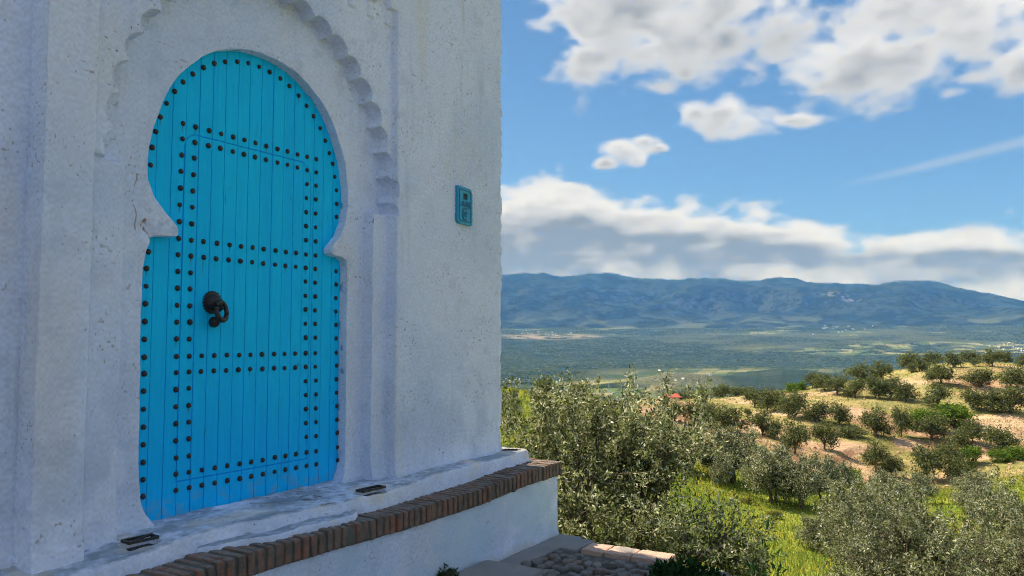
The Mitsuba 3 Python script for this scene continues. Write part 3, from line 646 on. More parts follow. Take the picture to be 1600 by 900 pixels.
for i, (x0, x1, y0, y1) in enumerate(SOCKETS):
    z = 0.674 if i == 0 else 0.676
    sq = Polygon([(x0, y0 + 0.01), (x1 - 0.01, y0), (x1, y1 - 0.01), (x0 + 0.01, y1)])
    ringm = trimesh.creation.extrude_polygon(sq.buffer(0.004).difference(sq.buffer(-0.008)), 0.012, engine='earcut')
    ringm.apply_translation([0, 0, z])
    bars = [ringm]
    if i == 1:
        for f in (0.25, 0.5, 0.75):
            bb = trimesh.creation.box(bounds=[[x0 + f * (x1 - x0) - 0.004, y0, z], [x0 + f * (x1 - x0) + 0.004, y1, z + 0.008]])
            bars.append(bb)
    else:
        bl = trimesh.creation.cylinder(radius=0.006, height=x1 - x0, sections=8)
        bl.apply_transform(trimesh.transformations.rotation_matrix(np.pi / 2, [0, 1, 0.25]))
        bl.apply_translation([(x0 + x1) / 2, (y0 + y1) / 2, z + 0.008])
        bars.append(bl)
    put('frame', mikit.ply(trimesh.util.concatenate(bars), 'iron'), f'iron_grate_{i}' if False else ('iron_grate' if i == 0 else 'iron_grate_001'))
    pit = trimesh.creation.box(bounds=[[x0, y0, z - 0.05], [x1, y1, z - 0.034]])
    put('dark_floor', mikit.ply(pit, 'iron'), 'iron_grate' if i == 0 else 'iron_grate_001')  # dark slab covering the bottom of the hole
say('iron_grate', 'rusty iron framed drain hole in the doorstep at the left door jamb', 'drain grate')
say('iron_grate_001', 'small flat iron grate set in the doorstep at the right door jamb', 'drain grate')

# ------------------------------------------------------------------ brick edged ledge under the doorstep
def face_grid(x0, x1, z0, z1, step=0.02):
    return np.meshgrid(np.arange(x0, x1 + step / 2, step), np.arange(z0, z1 + step / 2, step), indexing='ij')
gx, gz = face_grid(-4.0, 5.90, -0.04, 0.50)
fy = 3.046 + 0.014 * (meshkit.fbm(np.stack([gx * 2, gz * 2, 0 * gx], -1), 3, 71) - 0.5) + 0.008 * (meshkit.fbm(np.stack([gx * 12, gz * 12, 0 * gx], -1), 3, 72) - 0.5) - 0.02 * np.clip((0.06 - gz) / 0.06, 0, 1) ** 2
A = np.stack([gx, fy, gz], -1).reshape(-1, 3)
fa = grid_faces(*gx.shape)
ey, ez = np.meshgrid(np.r_[3.046, np.arange(3.06, 8.9, 0.06)], np.arange(-0.6, 0.501, 0.02), indexing='ij')
ex = 5.905 + 0.010 * (meshkit.fbm(np.stack([ey * 3, ez * 3, 0 * ey], -1), 3, 73) - 0.5)
B = np.stack([ex, ey, ez], -1).reshape(-1, 3)
B[:, 1] = np.where(B[:, 1] < 3.05, np.interp(B[:, 2], gz[0], fy[-1]), B[:, 1])
fb = grid_faces(*ey.shape)
bv, bf = join([(A, fa[:, ::-1]), (B, fb[:, ::-1])])
m = trimesh.Trimesh(bv, bf, process=False)
scene['brick_ledge__base'] = mikit.ply(m, 'bench_plaster', smooth=40)
say('brick_ledge', 'low whitewashed ledge with a top course of weathered red bricks below the door', 'ledge')
mx = np.r_[-4:0.6:0.4, 0.6:5.935:0.012]
prof = [(3.036, -0.060), (3.026, -0.045), (3.028, 0.0), (3.027, 0.030), (3.034, 0.046), (3.055, 0.052), (3.12, 0.050), (3.20, 0.051), (3.40, 0.050)]
M = np.zeros((len(mx), len(prof), 3))
for k, (my, mz) in enumerate(prof):
    M[:, k] = np.c_[mx, np.full(len(mx), my), brick_level(mx) + mz]
M += 0.009 * (np.stack([meshkit.fbm(M * 40, 2, 300 + c) for c in range(3)], -1) - 0.5) * [0.3, 1, 1]
bed = join([(M.reshape(-1, 3), grid_faces(len(mx), len(prof))[:, ::-1])] + [(m_.vertices, m_.faces) for m_ in (trimesh.creation.box(bounds=[[5.4, 3.38, 0.475], [5.925, 8.8, 0.582]]), trimesh.creation.box(bounds=[[5.90, 3.036, 0.48], [5.938, 3.40, 0.58]]))])
put('mortar_bed', mikit.ply(trimesh.Trimesh(*bed, process=False), 'mortar', smooth=40), 'brick_ledge')
brick_shapes = [mikit.ply(rounded_box((0.0425, 0.262, 0.112), 0.0085, 0.0042, k, 3), 'brick_clay', smooth=40) for k in range(9)]
x = 5.945 - PITCH_BRICK / 2
i = 0
while x > 0.6:
    zc = brick_level(x)
    m = T().translate([x, 3.147 + float(rng.normal(0, 0.0035)), float(zc + rng.normal(0, 0.002))]).rotate([0, 1, 0], float(rng.normal(0, 1.6))).rotate([0, 0, 1], float(rng.normal(0, 0.7))).scale([float(rng.uniform(0.86, 1.16)), 1, 1])
    put('brick', moved(brick_shapes[i % 9], m), 'brick_ledge')
    x -= PITCH_BRICK
    i += 1
for y in np.arange(3.29, 5.2, PITCH_BRICK):
    put('brick', moved(brick_shapes[i % 9], T().translate([5.83, float(y), 0.536]).rotate([0, 0, 1], 90)), 'brick_ledge')
    i += 1

# ------------------------------------------------------------------ terrace: cobbles, concrete strip, kerb
tm = trimesh.util.concatenate([trimesh.creation.box(bounds=[[-9, -9, -0.7], [3.4, 3.03, -0.02]]), trimesh.creation.box(bounds=[[3.401, -9, -0.7], [5.53, 3.03, -0.024]])])
scene['terrace__bed'] = mikit.ply(trimesh.creation.box(bounds=[[3.2, 1.2, -0.7], [5.53, 3.03, -0.012]]), 'mortar')
scene['terrace__paving'] = mikit.ply(trimesh.util.concatenate([trimesh.creation.box(bounds=[[-9, 1.2, -0.7], [3.2, 3.03, -0.004]]), trimesh.creation.box(bounds=[[-9, -9, -0.7], [5.53, 1.2, -0.004]])]), 'paving')
labels['terrace'] = {'kind': 'structure', 'label': 'cobbled terrace with a kerb before the whitewashed ledge', 'category': 'terrace'}
cob_shapes = []
for k in range(8):
    m = trimesh.creation.icosphere(subdivisions=2, radius=1.0)
    v = np.array(m.vertices)
    v = v * (1 + 0.45 * (meshkit.fbm(v * 1.1 + k * 9, 2, 80 + k)[:, None] - 0.5))
    v[:, 2] = np.clip(v[:, 2], -0.8, 0.62)
    cob_shapes.append(mikit.ply(trimesh.Trimesh(v, m.faces, process=False), 'cobble_stone', smooth=50))
i = 0
for row, y in enumerate(np.arange(1.55, 2.80, 0.083)):
    for x in np.arange(3.62, 5.50, 0.108):
        cx, cy = x + (row % 2) * 0.06 + rng.normal(0, 0.012), y + rng.normal(0, 0.010)
        if cx > 5.46:
            continue
        m = T().translate([float(cx), float(cy), float(-0.014 + rng.normal(0, 0.008))]).rotate([0, 0, 1], float(rng.uniform(-25, 25))).rotate([1, 0, 0], float(rng.normal(0, 5))).scale([float(rng.uniform(0.046, 0.066)), float(rng.uniform(0.034, 0.046)), 0.048])
        put('cobble', moved(cob_shapes[i % 8], m), 'terrace')
        i += 1
strip = rounded_box((2.4, 0.20, 0.08), 0.012, 0.006, 3, 4)
put('strip', mikit.ply(strip, 'concrete', smooth=40), 'terrace')
scene['terrace__strip']['to_world'] = T().translate([4.70, 2.925, -0.022])
for k, (y0, y1) in enumerate(((1.990, 2.255), (2.262, 2.47), (2.478, 2.655))):
    put('kerb_stone', moved(mikit.ply(rounded_box((0.235, y1 - y0, 0.22), 0.014, 0.006, 30 + k, 3), 'kerb_clay', smooth=40), T().translate([5.63, (y0 + y1) / 2, -0.085])), 'terrace')
put('end_slab', moved(mikit.ply(rounded_box((0.34, 0.34, 0.12), 0.012, 0.006, 44, 3), 'concrete', smooth=40), T().translate([5.68, 2.855, -0.045])), 'terrace')
scene['stone_step'] = moved(mikit.ply(rounded_box((1.3, 0.46, 0.10), 0.02, 0.012, 51, 4), 'concrete', smooth=40), T().translate([4.10, 2.80, 0.03]).rotate([0, 0, 1], -2))
say('stone_step', 'grey stone slab lying at the foot of the whitewashed ledge', 'step')

# ------------------------------------------------------------------ land: one sheet from the terrace to the foot of the mountains, in rings round the eye
G = np.array(GROUND)

def squeeze(q):
    r = np.linalg.norm(q, axis=1, keepdims=True)
    return q / np.maximum(r, 1e-6) * np.log1p(r / 24) * 24

surface = RBFInterpolator(squeeze(G[:, :2]), G[:, 2], kernel='thin_plate_spline', smoothing=0.3)

def far_height(d, r):
    """The valley floor, rising to the foot of the mountains, by distance from the eye."""
    q = np.hypot(d, r)
    z = np.interp(q, [0, 480, 700, 1500, 3000, 4000, 6000, 8500, 10500, 12000], [-60, -88, -125, -185, -214, -204, -160, -14, 130, 250])
    p = np.stack([d / 900, r / 900, 0 * d], -1)
    z = z + 46 * (meshkit.fbm(p, 4, 91) - 0.5) * np.clip((q - 900) / 2500, 0, 1) + 9 * (meshkit.fbm(p * 5, 3, 92) - 0.5) * np.clip((q - 600) / 900, 0, 1)
    hill = 62 * np.exp(-(((d - 3350) / 330) ** 2 + ((r - 720) / 240) ** 2)) + 74 * np.exp(-(((d - 3600) / 380) ** 2 + ((r - 1270) / 300) ** 2))
    return z + hill

def height(d, r):
    d, r = np.asarray(d, float), np.asarray(r, float)
    q = np.hypot(d, r)
    z = np.zeros(d.shape)
    near = q < 760
    z[near] = surface(squeeze(np.c_[d[near], r[near]]))
    far = far_height(d, r)
    t = np.clip((q - 430) / 260, 0, 1)
    t = t * t * (3 - 2 * t)
    z = z * (1 - t) + far * t
    p = np.stack([d, r, 0 * d], -1)
    rough_ = np.clip((q - 25) / 60, 0, 1) * np.clip((900 - q) / 300, 0, 1)
    # terraces worn into the slope by the plough, gullies and clods
    z = z + rough_ * (0.9 * (meshkit.fbm(p / 16, 3, 93) - 0.5) + 0.42 * (meshkit.fbm(p / 3.4, 2, 94) - 0.5))
    slope = np.clip((q - 95) / 30, 0, 1) * np.clip((260 - q) / 40, 0, 1)
    k = (z + 1.1 * (meshkit.fbm(p / 24, 2, 96) - 0.5)) / 1.9
    step = (np.clip((k - np.floor(k)) / 0.22, 0, 1) - (k - np.floor(k)))
    return z + slope * 0.55 * step

def rings(r0, r1, growth, az):
    q = r0 * growth ** np.arange(int(math.log(r1 / r0) / math.log(growth)) + 2)
    q[-1] = r1
    a, rr = np.meshgrid(np.radians(az), q, indexing='ij')
    return rr * np.cos(a), rr * np.sin(a)

def sheet(d, r, z):
    v = (FH * d.ravel()[:, None] + RT * r.ravel()[:, None]) + np.c_[np.zeros((d.size, 2)), z.ravel()]
    return trimesh.Trimesh(v, grid_faces(*d.shape)[:, ::-1], process=False)

AZ = np.r_[-180:-60:4, -60:-10:1.0, -10:40:0.16, 40:70:1.0, 70:181:4]
d1, r1 = rings(2.0, 470.0, 1.0145, AZ)
z1 = height(d1, r1)
world = FH[:2] * d1[..., None] + RT[:2] * r1[..., None]
under = (world[..., 0] < 6.1) & (world[..., 1] > -9.3)                   # the house and the terrace stand here
z1 = np.where(under & (world[..., 0] > -9.3) & (world[..., 1] < 9.5), np.minimum(z1, -0.75), z1)
scene['hillside'] = mikit.ply(sheet(d1, r1, z1), 'earth', smooth=True)
labels['hillside'] = {'kind': 'structure', 'label': 'tan ploughed hillside with patches of green grass', 'category': 'hillside'}
AZ2 = np.r_[-180:-40:3, -40:-8:0.8, -8:40:0.2, 40:70:0.8, 70:181:3]
d2, r2 = rings(465.0, 11500.0, 1.0115, AZ2)
z2 = height(d2, r2)
z2 = z2 - np.where(np.hypot(d2, r2) < 472, 0.4, 0.0)
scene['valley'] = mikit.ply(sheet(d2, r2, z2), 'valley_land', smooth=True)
labels['valley'] = {'kind': 'structure', 'label': 'wide green valley floor with woods and small fields', 'category': 'valley'}

# mountains: crest line as (tangent of azimuth, height over distance), ridged flanks
CREST = [(-9, .060), (-1.2, .070), (-0.4, .075), (-0.12, .0790), (-0.012, .0772), (0.016, .0800), (0.064, .0764), (0.092, .0798), (0.128, .0782), (0.16, .0728), (0.192, .0756), (0.24, .0764), (0.28, .0722), (0.312, .0704), (0.356, .0738), (0.4, .0672),
         (0.432, .0698), (0.456, .0690), (0.492, .0730), (0.52, .0690), (0.56, .0622), (0.596, .0552), (0.64, .0470), (0.75, .040), (1.2, .045), (9, .05)]
AZ3 = np.r_[-180:-50:3, -50:-8:0.7, -8:40:0.11, 40:75:0.7, 75:181:3]
qs = np.r_[np.arange(10300, 16400, 55), 17000, 18500, 21000]
a, q3 = np.meshgrid(np.radians(AZ3), qs, indexing='ij')
d3, r3 = q3 * np.cos(a), q3 * np.sin(a)
t = np.where(d3 > 0, r3 / np.maximum(d3, 1), 9)
ahead = np.maximum(d3, 0.4 * q3)
s = np.clip((q3 - 10500) / 4200, 0, None)
crest = np.interp(np.clip(t, -9, 9), [c[0] for c in CREST], [c[1] for c in CREST]) * np.interp(q3, [0, 14700, 30000], [1, 1, 1]) * np.where(d3 > 0, np.minimum(14700 * np.cos(np.arctan(t)), 14700), 14700)
foot = far_height(d3 * 10500 / q3, r3 * 10500 / q3)
prof = np.where(s < 1, np.clip(s, 0, 1) ** 1.25, np.maximum(1 - (s - 1) * 0.55, -0.4))
p = np.stack([d3 / 1500, r3 / 1500, 0 * d3], -1)
ridged = 1 - np.abs(2 * meshkit.fbm(p * 0.8, 4, 101) - 1) * 2
fine = meshkit.fbm(p * 5, 4, 102) - 0.5
amp = np.clip(s * 2.5, 0, 1) * np.clip((1.02 - s) * 2.2, 0.06, 1)
z3 = foot + (crest - foot) * prof + amp * (300 * (ridged - 0.35) + 110 * fine) + (26 * fine + 150 * (meshkit.fbm(p * 2.6, 4, 104) - 0.5) * np.clip(s * 1.6 - 0.3, 0, 1)) * np.clip(s * 4, 0, 1)
z3 = z3 - np.where(q3 < 10600, 14.0, 0.0)
scene['mountains'] = mikit.ply(sheet(d3, r3, z3), 'mountain_land', smooth=True)
labels['mountains'] = {'kind': 'structure', 'label': 'long blue mountain range across the far side of the valley', 'category': 'mountains'}

FHX, FHY, RTX, RTY = float(FH[0]), float(FH[1]), float(RT[0]), float(RT[1])

def dr_of(p):
    return p.x * FHX + p.y * FHY, p.x * RTX + p.y * RTY

def blob(d, r, d0, r0, sd, sr, ang=0.0):
    c, s_ = math.cos(ang), math.sin(ang)
    x, y = (d - d0), (r - r0)
    return smoothstep(1.35, 0.6, dr.sqrt(((x * c + y * s_) / sd) ** 2 + ((y * c - x * s_) / sr) ** 2))

def earth_color(p, n, uv):
    d, r = dr_of(p)
    big = fbm(p.x / 21, p.y / 21, 0.0, 4)
    mid = fbm(p.x / 4.2, p.y / 4.2, 2.0, 3)
    fine = fbm(p.x * 1.4, p.y * 1.4, p.z * 1.4, 3)
    soil = mix((0.42, 0.305, 0.20), (0.265, 0.172, 0.108), smoothstep(0.35, 0.65, mid))
    soil = mix(soil, (0.50, 0.395, 0.265), smoothstep(0.54, 0.7, big) * 0.7)
    steep = smoothstep(0.93, 0.80, dr.abs(n.z))
    soil = mix(soil, (0.25, 0.125, 0.075), steep * 0.75)
    dry = mix((0.28, 0.25, 0.09), (0.17, 0.20, 0.055), smoothstep(0.35, 0.65, mid))
    cover = smoothstep(0.47, 0.60, fbm(p.x / 13 + 4, p.y / 13, 1.0, 3) + 0.30 * (mid - 0.5))
    crest = smoothstep(175.0, 205.0, d) * smoothstep(0.34, 0.5, big + 0.2 * (fine - 0.5))
    c = mix(soil, dry, dr.maximum(cover * 0.75, crest * 0.9) * (1 - steep * 0.7))
    lush = mix((0.19, 0.24, 0.045), (0.12, 0.18, 0.03), smoothstep(0.35, 0.65, mid))
    lush = mix(lush, (0.27, 0.27, 0.04), smoothstep(0.45, 0.7, fbm(p.x / 9, p.y / 9, 5.0, 3)) * 0.7)
    green = dr.clip(smoothstep(104.0, 84.0, d + 0.15 * r + 9 * (big - 0.5)) + blob(d, r, 80, 2, 24, 9), 0, 1)
    c = mix(c, lush, green)
    c = mix(c, mix((0.10, 0.11, 0.06), (0.16, 0.15, 0.11), mid), smoothstep(7.0, -6.0, d))
    clod = smoothstep(0.60, 0.75, noise(p.x * 3.1, p.y * 3.1, p.z * 3.1))
    return c * (0.80 + 0.34 * fine) * (1 - 0.25 * clod)

scene['earth'] = bumped(rough(tex(earth_color), 1.0, 0.0), lambda p, n, uv: 0.16 * fbm(p.x * 1.2, p.y * 1.2, p.z * 1.2, 4), 1.0, 0.05)

def valley_color(p, n, uv):
    d, r = dr_of(p)
    q = dr.sqrt(d * d + r * r)
    big = fbm(p.x / 900, p.y / 900, 0.0, 4)
    mid = fbm(p.x / 150, p.y / 150, 3.0, 3)
    crown = noise(p.x / 17, p.y / 17) * 0.6 + noise(p.x / 9, p.y / 9, 4.0) * 0.4
    wood = mix((0.013, 0.026, 0.011), (0.056, 0.072, 0.034), smoothstep(0.40, 0.72, crown + 0.35 * (mid - 0.5)))
    wood = mix(wood, (0.075, 0.088, 0.046), smoothstep(0.52, 0.72, big) * 0.5)
    # small fields on the valley floor, each of its own crop
    u, v = (d * 0.94 + r * 0.34) / 150 + 0.5 * (noise(p.x / 300, p.y / 300) - 0.5), (r * 0.94 - d * 0.34) / 95 + 0.5 * (noise(p.x / 260, p.y / 260, 5.0) - 0.5)
    k, k2 = cell_rand(dr.floor(u), dr.floor(v), 1), cell_rand(dr.floor(u), dr.floor(v), 2)
    field = mix((0.12, 0.155, 0.055), (0.22, 0.21, 0.11), smoothstep(0.35, 0.9, k))
    field = mix(field, (0.065, 0.10, 0.038), smoothstep(0.5, 0.7, k2))
    field = field * (0.8 + 0.4 * mid)
    fu, fv = u - dr.floor(u), v - dr.floor(v)
    hedge = dr.maximum(smoothstep(0.07, 0.03, dr.minimum(fu, 1 - fu)), smoothstep(0.09, 0.04, dr.minimum(fv, 1 - fv))) * smoothstep(0.35, 0.6, crown)
    field = mix(field, (0.028, 0.045, 0.022), hedge * 0.85)
    fields = blob(d, r, 3900, 1400, 900, 900, 0.3) * smoothstep(0.36, 0.5, big + 0.25 * (mid - 0.5) + 0.1) + blob(d, r, 3300, 520, 420, 420) * smoothstep(0.38, 0.5, mid)
    fields = fields + blob(d, r, 6400, 3600, 700, 1500, 0.2) * smoothstep(0.45, 0.6, mid) * 0.8 + smoothstep(8700.0, 9400.0, q) * smoothstep(0.54, 0.70, fbm(p.x / 420, p.y / 420, 7.0, 3)) * 0.6
    c = mix(wood, field, dr.clip(fields, 0, 1))
    # rows of young olives on a knoll
    dot, _, pick = voronoi(p.x / 15, p.y / 15)
    rows = smoothstep(0.28, 0.42, dot + 0.1 * (pick - 0.5))
    c = mix(c, mix((0.045, 0.060, 0.030), (0.125, 0.125, 0.075), rows), blob(d, r, 3350, 700, 330, 230) * 0.85)
    # cloud shadow on the valley floor, painted into the land colour
    cloud_shade = blob(d, r, 3420, 1210, 520, 330, 0.25) * 1.5 + blob(d, r, 4300, 1500, 150, 420, 0.1) * 0.8 + blob(d, r, 4350, 1950, 260, 330) * 0.8 + blob(d, r, 6050, 1500, 170, 520, 0.05) * 0.7 + blob(d, r, 5300, 1900, 220, 620, 0.1) * 0.6
    c = mix(c, mix((0.012, 0.026, 0.022), (0.030, 0.050, 0.034), crown), dr.clip(cloud_shade * smoothstep(0.28, 0.45, mid + 0.25), 0, 1) * 0.92)
    # bare pale ground near the far village
    bare = blob(d, r, 8900, 420, 420, 560, 0.1) * smoothstep(0.4, 0.58, mid)
    return mix(c, (0.40, 0.33, 0.25), dr.clip(bare, 0, 1) * 0.45)

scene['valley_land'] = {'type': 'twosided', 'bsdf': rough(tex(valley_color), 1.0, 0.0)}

def mountain_color(p, n, uv):
    d, r = dr_of(p)
    mid = fbm(p.x / 260, p.y / 260, p.z / 260, 4)
    small = fbm(p.x / 60, p.y / 60, p.z / 60, 3)
    c = mix((0.013, 0.024, 0.018), (0.030, 0.044, 0.030), smoothstep(0.38, 0.66, mid + 0.4 * (small - 0.5)))  # scrub colour darkened to paint in the shade of the cloud bank
    steep = smoothstep(0.9, 0.72, dr.abs(n.z))
    c = mix(c, (0.060, 0.058, 0.048), steep * smoothstep(0.4, 0.6, small) * 0.5)
    low = smoothstep(420.0, 150.0, p.z) * smoothstep(0.5, 0.64, fbm(p.x / 420, p.y / 420, 7.0, 3))
    c = mix(c, (0.085, 0.10, 0.055), low * 0.8)
    scar = blob(d, r, 11600, 4720, 500, 130, -0.4) * smoothstep(0.46, 0.6, small)
    return mix(c, (0.36, 0.29, 0.22), scar * 0.3)

scene['mountain_land'] = {'type': 'twosided', 'bsdf': rough(tex(mountain_color), 1.0, 0.0)}

# ------------------------------------------------------------------ trees
GREY = [((0.190, 0.225, 0.095), 5), ((0.260, 0.290, 0.150), 4), ((0.075, 0.095, 0.035), 4), ((0.420, 0.440, 0.320), 3), ((0.640, 0.650, 0.540), 2)]  # leaf greens; darkest and palest entries paint in shaded gaps and highlights
HILL = [((0.130, 0.165, 0.055), 5), ((0.185, 0.215, 0.085), 4), ((0.060, 0.082, 0.028), 4), ((0.300, 0.330, 0.190), 2)]
SILVER = [((0.200, 0.240, 0.095), 5), ((0.280, 0.315, 0.150), 4), ((0.080, 0.105, 0.036), 4), ((0.430, 0.455, 0.310), 3), ((0.660, 0.670, 0.540), 2.5)]  # silver leaves; the extremes also imitate glints and dark gaps
BRIGHT = [((0.14, 0.24, 0.035), 4), ((0.20, 0.30, 0.045), 3), ((0.08, 0.15, 0.025), 3)]
YELLOW = [((0.20, 0.22, 0.06), 4), ((0.28, 0.27, 0.08), 3), ((0.11, 0.14, 0.035), 3)]
WEED = [((0.020, 0.055, 0.018), 4), ((0.030, 0.075, 0.022), 3), ((0.014, 0.036, 0.014), 3)]

def leaves(points, along, length, width, palette, g):
    """Two-triangle leaves at the points, pointing roughly along their twigs."""
    n = len(points)
    dirn = 0.8 * along + 0.95 * g.normal(0, 1, (n, 3))
    dirn /= np.linalg.norm(dirn, axis=1, keepdims=True)
    side = np.cross(dirn, g.normal(0, 1, (n, 3)) + [0, 0, 0.8])
    side /= np.linalg.norm(side, axis=1, keepdims=True) + 1e-9
    up = np.cross(side, dirn)
    L = length * g.uniform(0.7, 1.25, (n, 1))
    W = width * g.uniform(0.75, 1.2, (n, 1)) / 2
    v = np.stack([points, points + dirn * L * 0.45 + side * W + up * L * 0.05, points + dirn * L, points + dirn * L * 0.45 - side * W + up * L * 0.05], 1).reshape(-1, 3)
    b = np.arange(n)[:, None] * 4
    f = np.concatenate([b + [0, 1, 2], b + [0, 2, 3]])
    w = np.array([x[1] for x in palette], float)
    col = np.array([x[0] for x in palette])[g.choice(len(palette), n, p=w / w.sum())] * g.uniform(0.8, 1.2, (n, 1))
    return v, f, np.repeat(col, 4, 0)

def olive(seed, h, w, twigs, per, length, width, stems=2, trunk=0.26, lobes=9, palette=GREY, spread=1.0, shoots=0, sides=6, branches=True, low=0.0, thick=1.0, clump=1.0):
    """An olive tree on the origin: stems that fork into limbs, and a broken crown of leafy twigs around the limb ends."""
    g = np.random.default_rng(seed)
    wood, anchors = [], []
    base_r = 0.036 * h * thick
    ends = []
    fork = h * trunk
    for k in range(lobes):
        core = k >= lobes - max(2, lobes // 4)
        a = 2 * np.pi * (k + g.uniform(-0.3, 0.3)) / lobes * (2.3 if core else 1)
        f = g.uniform(0.42, 0.76) * (0.42 if core else 1.0)
        rad = w * 0.5 * f * spread
        zz = h * (g.uniform(0.66, 0.80) if core else min(g.uniform(0.40 - low, 0.74), 0.98 - 0.62 * f))
        ends.append(np.array([rad * math.cos(a), rad * math.sin(a), zz]))
    for s_ in range(stems):
        a = 2 * np.pi * s_ / stems + g.uniform(-0.5, 0.5)
        lean = np.array([math.cos(a), math.sin(a), 0]) * w * 0.07 * (stems > 1)
        j = np.array([lean[0] * 1.8, lean[1] * 1.8, fork])
        p = np.array([lean * 0.6 + [0, 0, -0.04 * h], lean + [0, 0, fork * 0.5] + g.normal(0, 0.012 * h, 3), j])
        wood.append(tube(p, [base_r * 1.35, base_r * 0.9, base_r * 0.8], sides))
        for e in ends[s_::stems]:
            m1 = j * 0.62 + e * 0.38 + g.normal(0, 0.03 * h, 3) + [0, 0, 0.02 * h]
            m2 = j * 0.28 + e * 0.72 + g.normal(0, 0.03 * h, 3)
            limb = np.array([j - [0, 0, 0.02 * h], m1, m2, e, e + (e - m2) * 0.5])
            wood.append(tube(limb, base_r * np.array([0.62, 0.46, 0.30, 0.18, 0.06]), max(4, sides - 1)))
            anchors.append(limb)
    pts_, dirs = [], []
    for k, e in enumerate(ends):
        rx = w * g.uniform(0.19, 0.29) * clump
        rz = h * g.uniform(0.14, 0.22) * clump
        n = int(twigs / lobes)
        u = g.normal(0, 1, (n, 3))
        u /= np.linalg.norm(u, axis=1, keepdims=True)
        rr = g.uniform(0.15, 1.0, (n, 1)) ** 0.45
        c = e + u * rr * [rx, rx, rz] * (1 + 0.25 * g.normal(0, 1, (n, 1)))
        pts_.append(c)
        dirs.append(u * 0.8 + [0, 0, 0.35] + 0.5 * g.normal(0, 1, (n, 3)))
        if branches:
            for i in range(0, n, 6):
                m = e * 0.6 + c[i] * 0.4 + g.normal(0, 0.02 * h, 3)
                wood.append(tube(np.array([e * 0.85 + 0.15 * ends[0] * 0 + g.normal(0, 0.02 * h, 3), m, c[i]]), base_r * np.array([0.13, 0.09, 0.035]), 4))
    for k in range(shoots):
        a, rad = g.uniform(0, 2 * np.pi), w * 0.36 * math.sqrt(g.uniform(0, 1))
        b0 = np.array([rad * math.cos(a), rad * math.sin(a), h * 0.82])
        tip = b0 + [g.normal(0, 0.05) * w, g.normal(0, 0.05) * w, h * g.uniform(0.12, 0.24)]
        wood.append(tube(np.array([b0 - [0, 0, 0.05 * h], b0 * 0.5 + tip * 0.5, tip]), base_r * np.array([0.06, 0.045, 0.02]), 4))
        m = 14
        f = np.linspace(0, 1, m)[:, None]
        pts_.append(b0 * (1 - f) + tip * f + g.normal(0, 0.012 * h, (m, 3)))
        dirs.append(np.tile((tip - b0) / h * 4, (m, 1)) + 0.4 * g.normal(0, 1, (m, 3)))
    c, u = np.vstack(pts_), np.vstack(dirs)
    u /= np.linalg.norm(u, axis=1, keepdims=True)
    reach = length * 4.2
    f = g.uniform(0, 1, (len(c), per, 1))
    lp = (c[:, None] + u[:, None] * reach * (f - 0.35) + g.normal(0, length * 0.30, (len(c), per, 3))).reshape(-1, 3)
    lv, lf, lc = leaves(lp, np.repeat(u, per, 0), length, width, palette, g)
    tint = np.repeat(np.repeat(g.uniform(0.55, 1.45, (len(c), 1)), per, 0), 4, 0)  # twig tints spread wide to imitate sunlit clumps and dark gaps
    return join(wood), (lv, lf), lc * tint

def crown_shape(v, f, c):
    return mikit.ply(trimesh.Trimesh(v, f, process=False), 'leaf', color=c)

def tree_shapes(*a, **k):
    w, (v, f), c = olive(*a, **k)
    return mikit.ply(trimesh.Trimesh(*w, process=False), 'bark', smooth=60), crown_shape(v, f, c)

def ground_z(d, r):
    return float(height(np.array([float(d)]), np.array([float(r)]))[0])

def place(d, r, sink=0.06, spin=0.0, sx=1.0, sz=1.0):
    p = at(d, r, ground_z(d, r) - sink)
    return T().translate(p.tolist()).rotate([0, 0, 1], spin).scale([sx, sx, sz])

# the two olives just below the terrace
for (d, r, h, w, seed, kw, text) in (
    (17.6, 2.62, 5.45, 5.7, 501, dict(twigs=2700, per=20, palette=SILVER, stems=4, trunk=0.22, lobes=26, shoots=20, low=0.28, clump=0.70, thick=0.8), 'large loose olive tree with many thin stems, right behind the end of the ledge'),
    (18.6, 0.85, 5.0, 4.4, 502, dict(twigs=1400, per=19, palette=SILVER, stems=3, trunk=0.24, lobes=13, shoots=26, low=0.2, thick=0.8), 'tall airy olive tree with upright shoots, half hidden by the house corner'),
    (24.5, 12.2, 5.7, 6.6, 503, dict(twigs=2000, per=22, stems=2, trunk=0.3, lobes=24, shoots=18, low=0.14, clump=0.66), 'broad silvery olive tree at the bottom edge right of the meadow'),
    (27.5, 18.3, 6.2, 7.4, 504, dict(twigs=2400, per=22, stems=2, trunk=0.3, lobes=26, shoots=20, low=0.14, clump=0.64), 'biggest grey green olive tree filling the lower right corner'),
    (16.0, 4.55, 2.5, 1.7, 505, dict(twigs=300, per=18, stems=2, trunk=0.2, lobes=8, shoots=10, low=0.15), 'thin young olive tree at the bottom edge in front of the meadow'),
):
    trunk, crown = tree_shapes(seed, h, w, length=0.105, width=0.040, **kw)
    m = place(d, r, 0.1, 0.0)
    k = key_for('olive_tree')
    scene[k + '__trunk'], scene[k + '__crown'] = moved(trunk, m), moved(crown, m)
    say(k, text, 'olive tree')

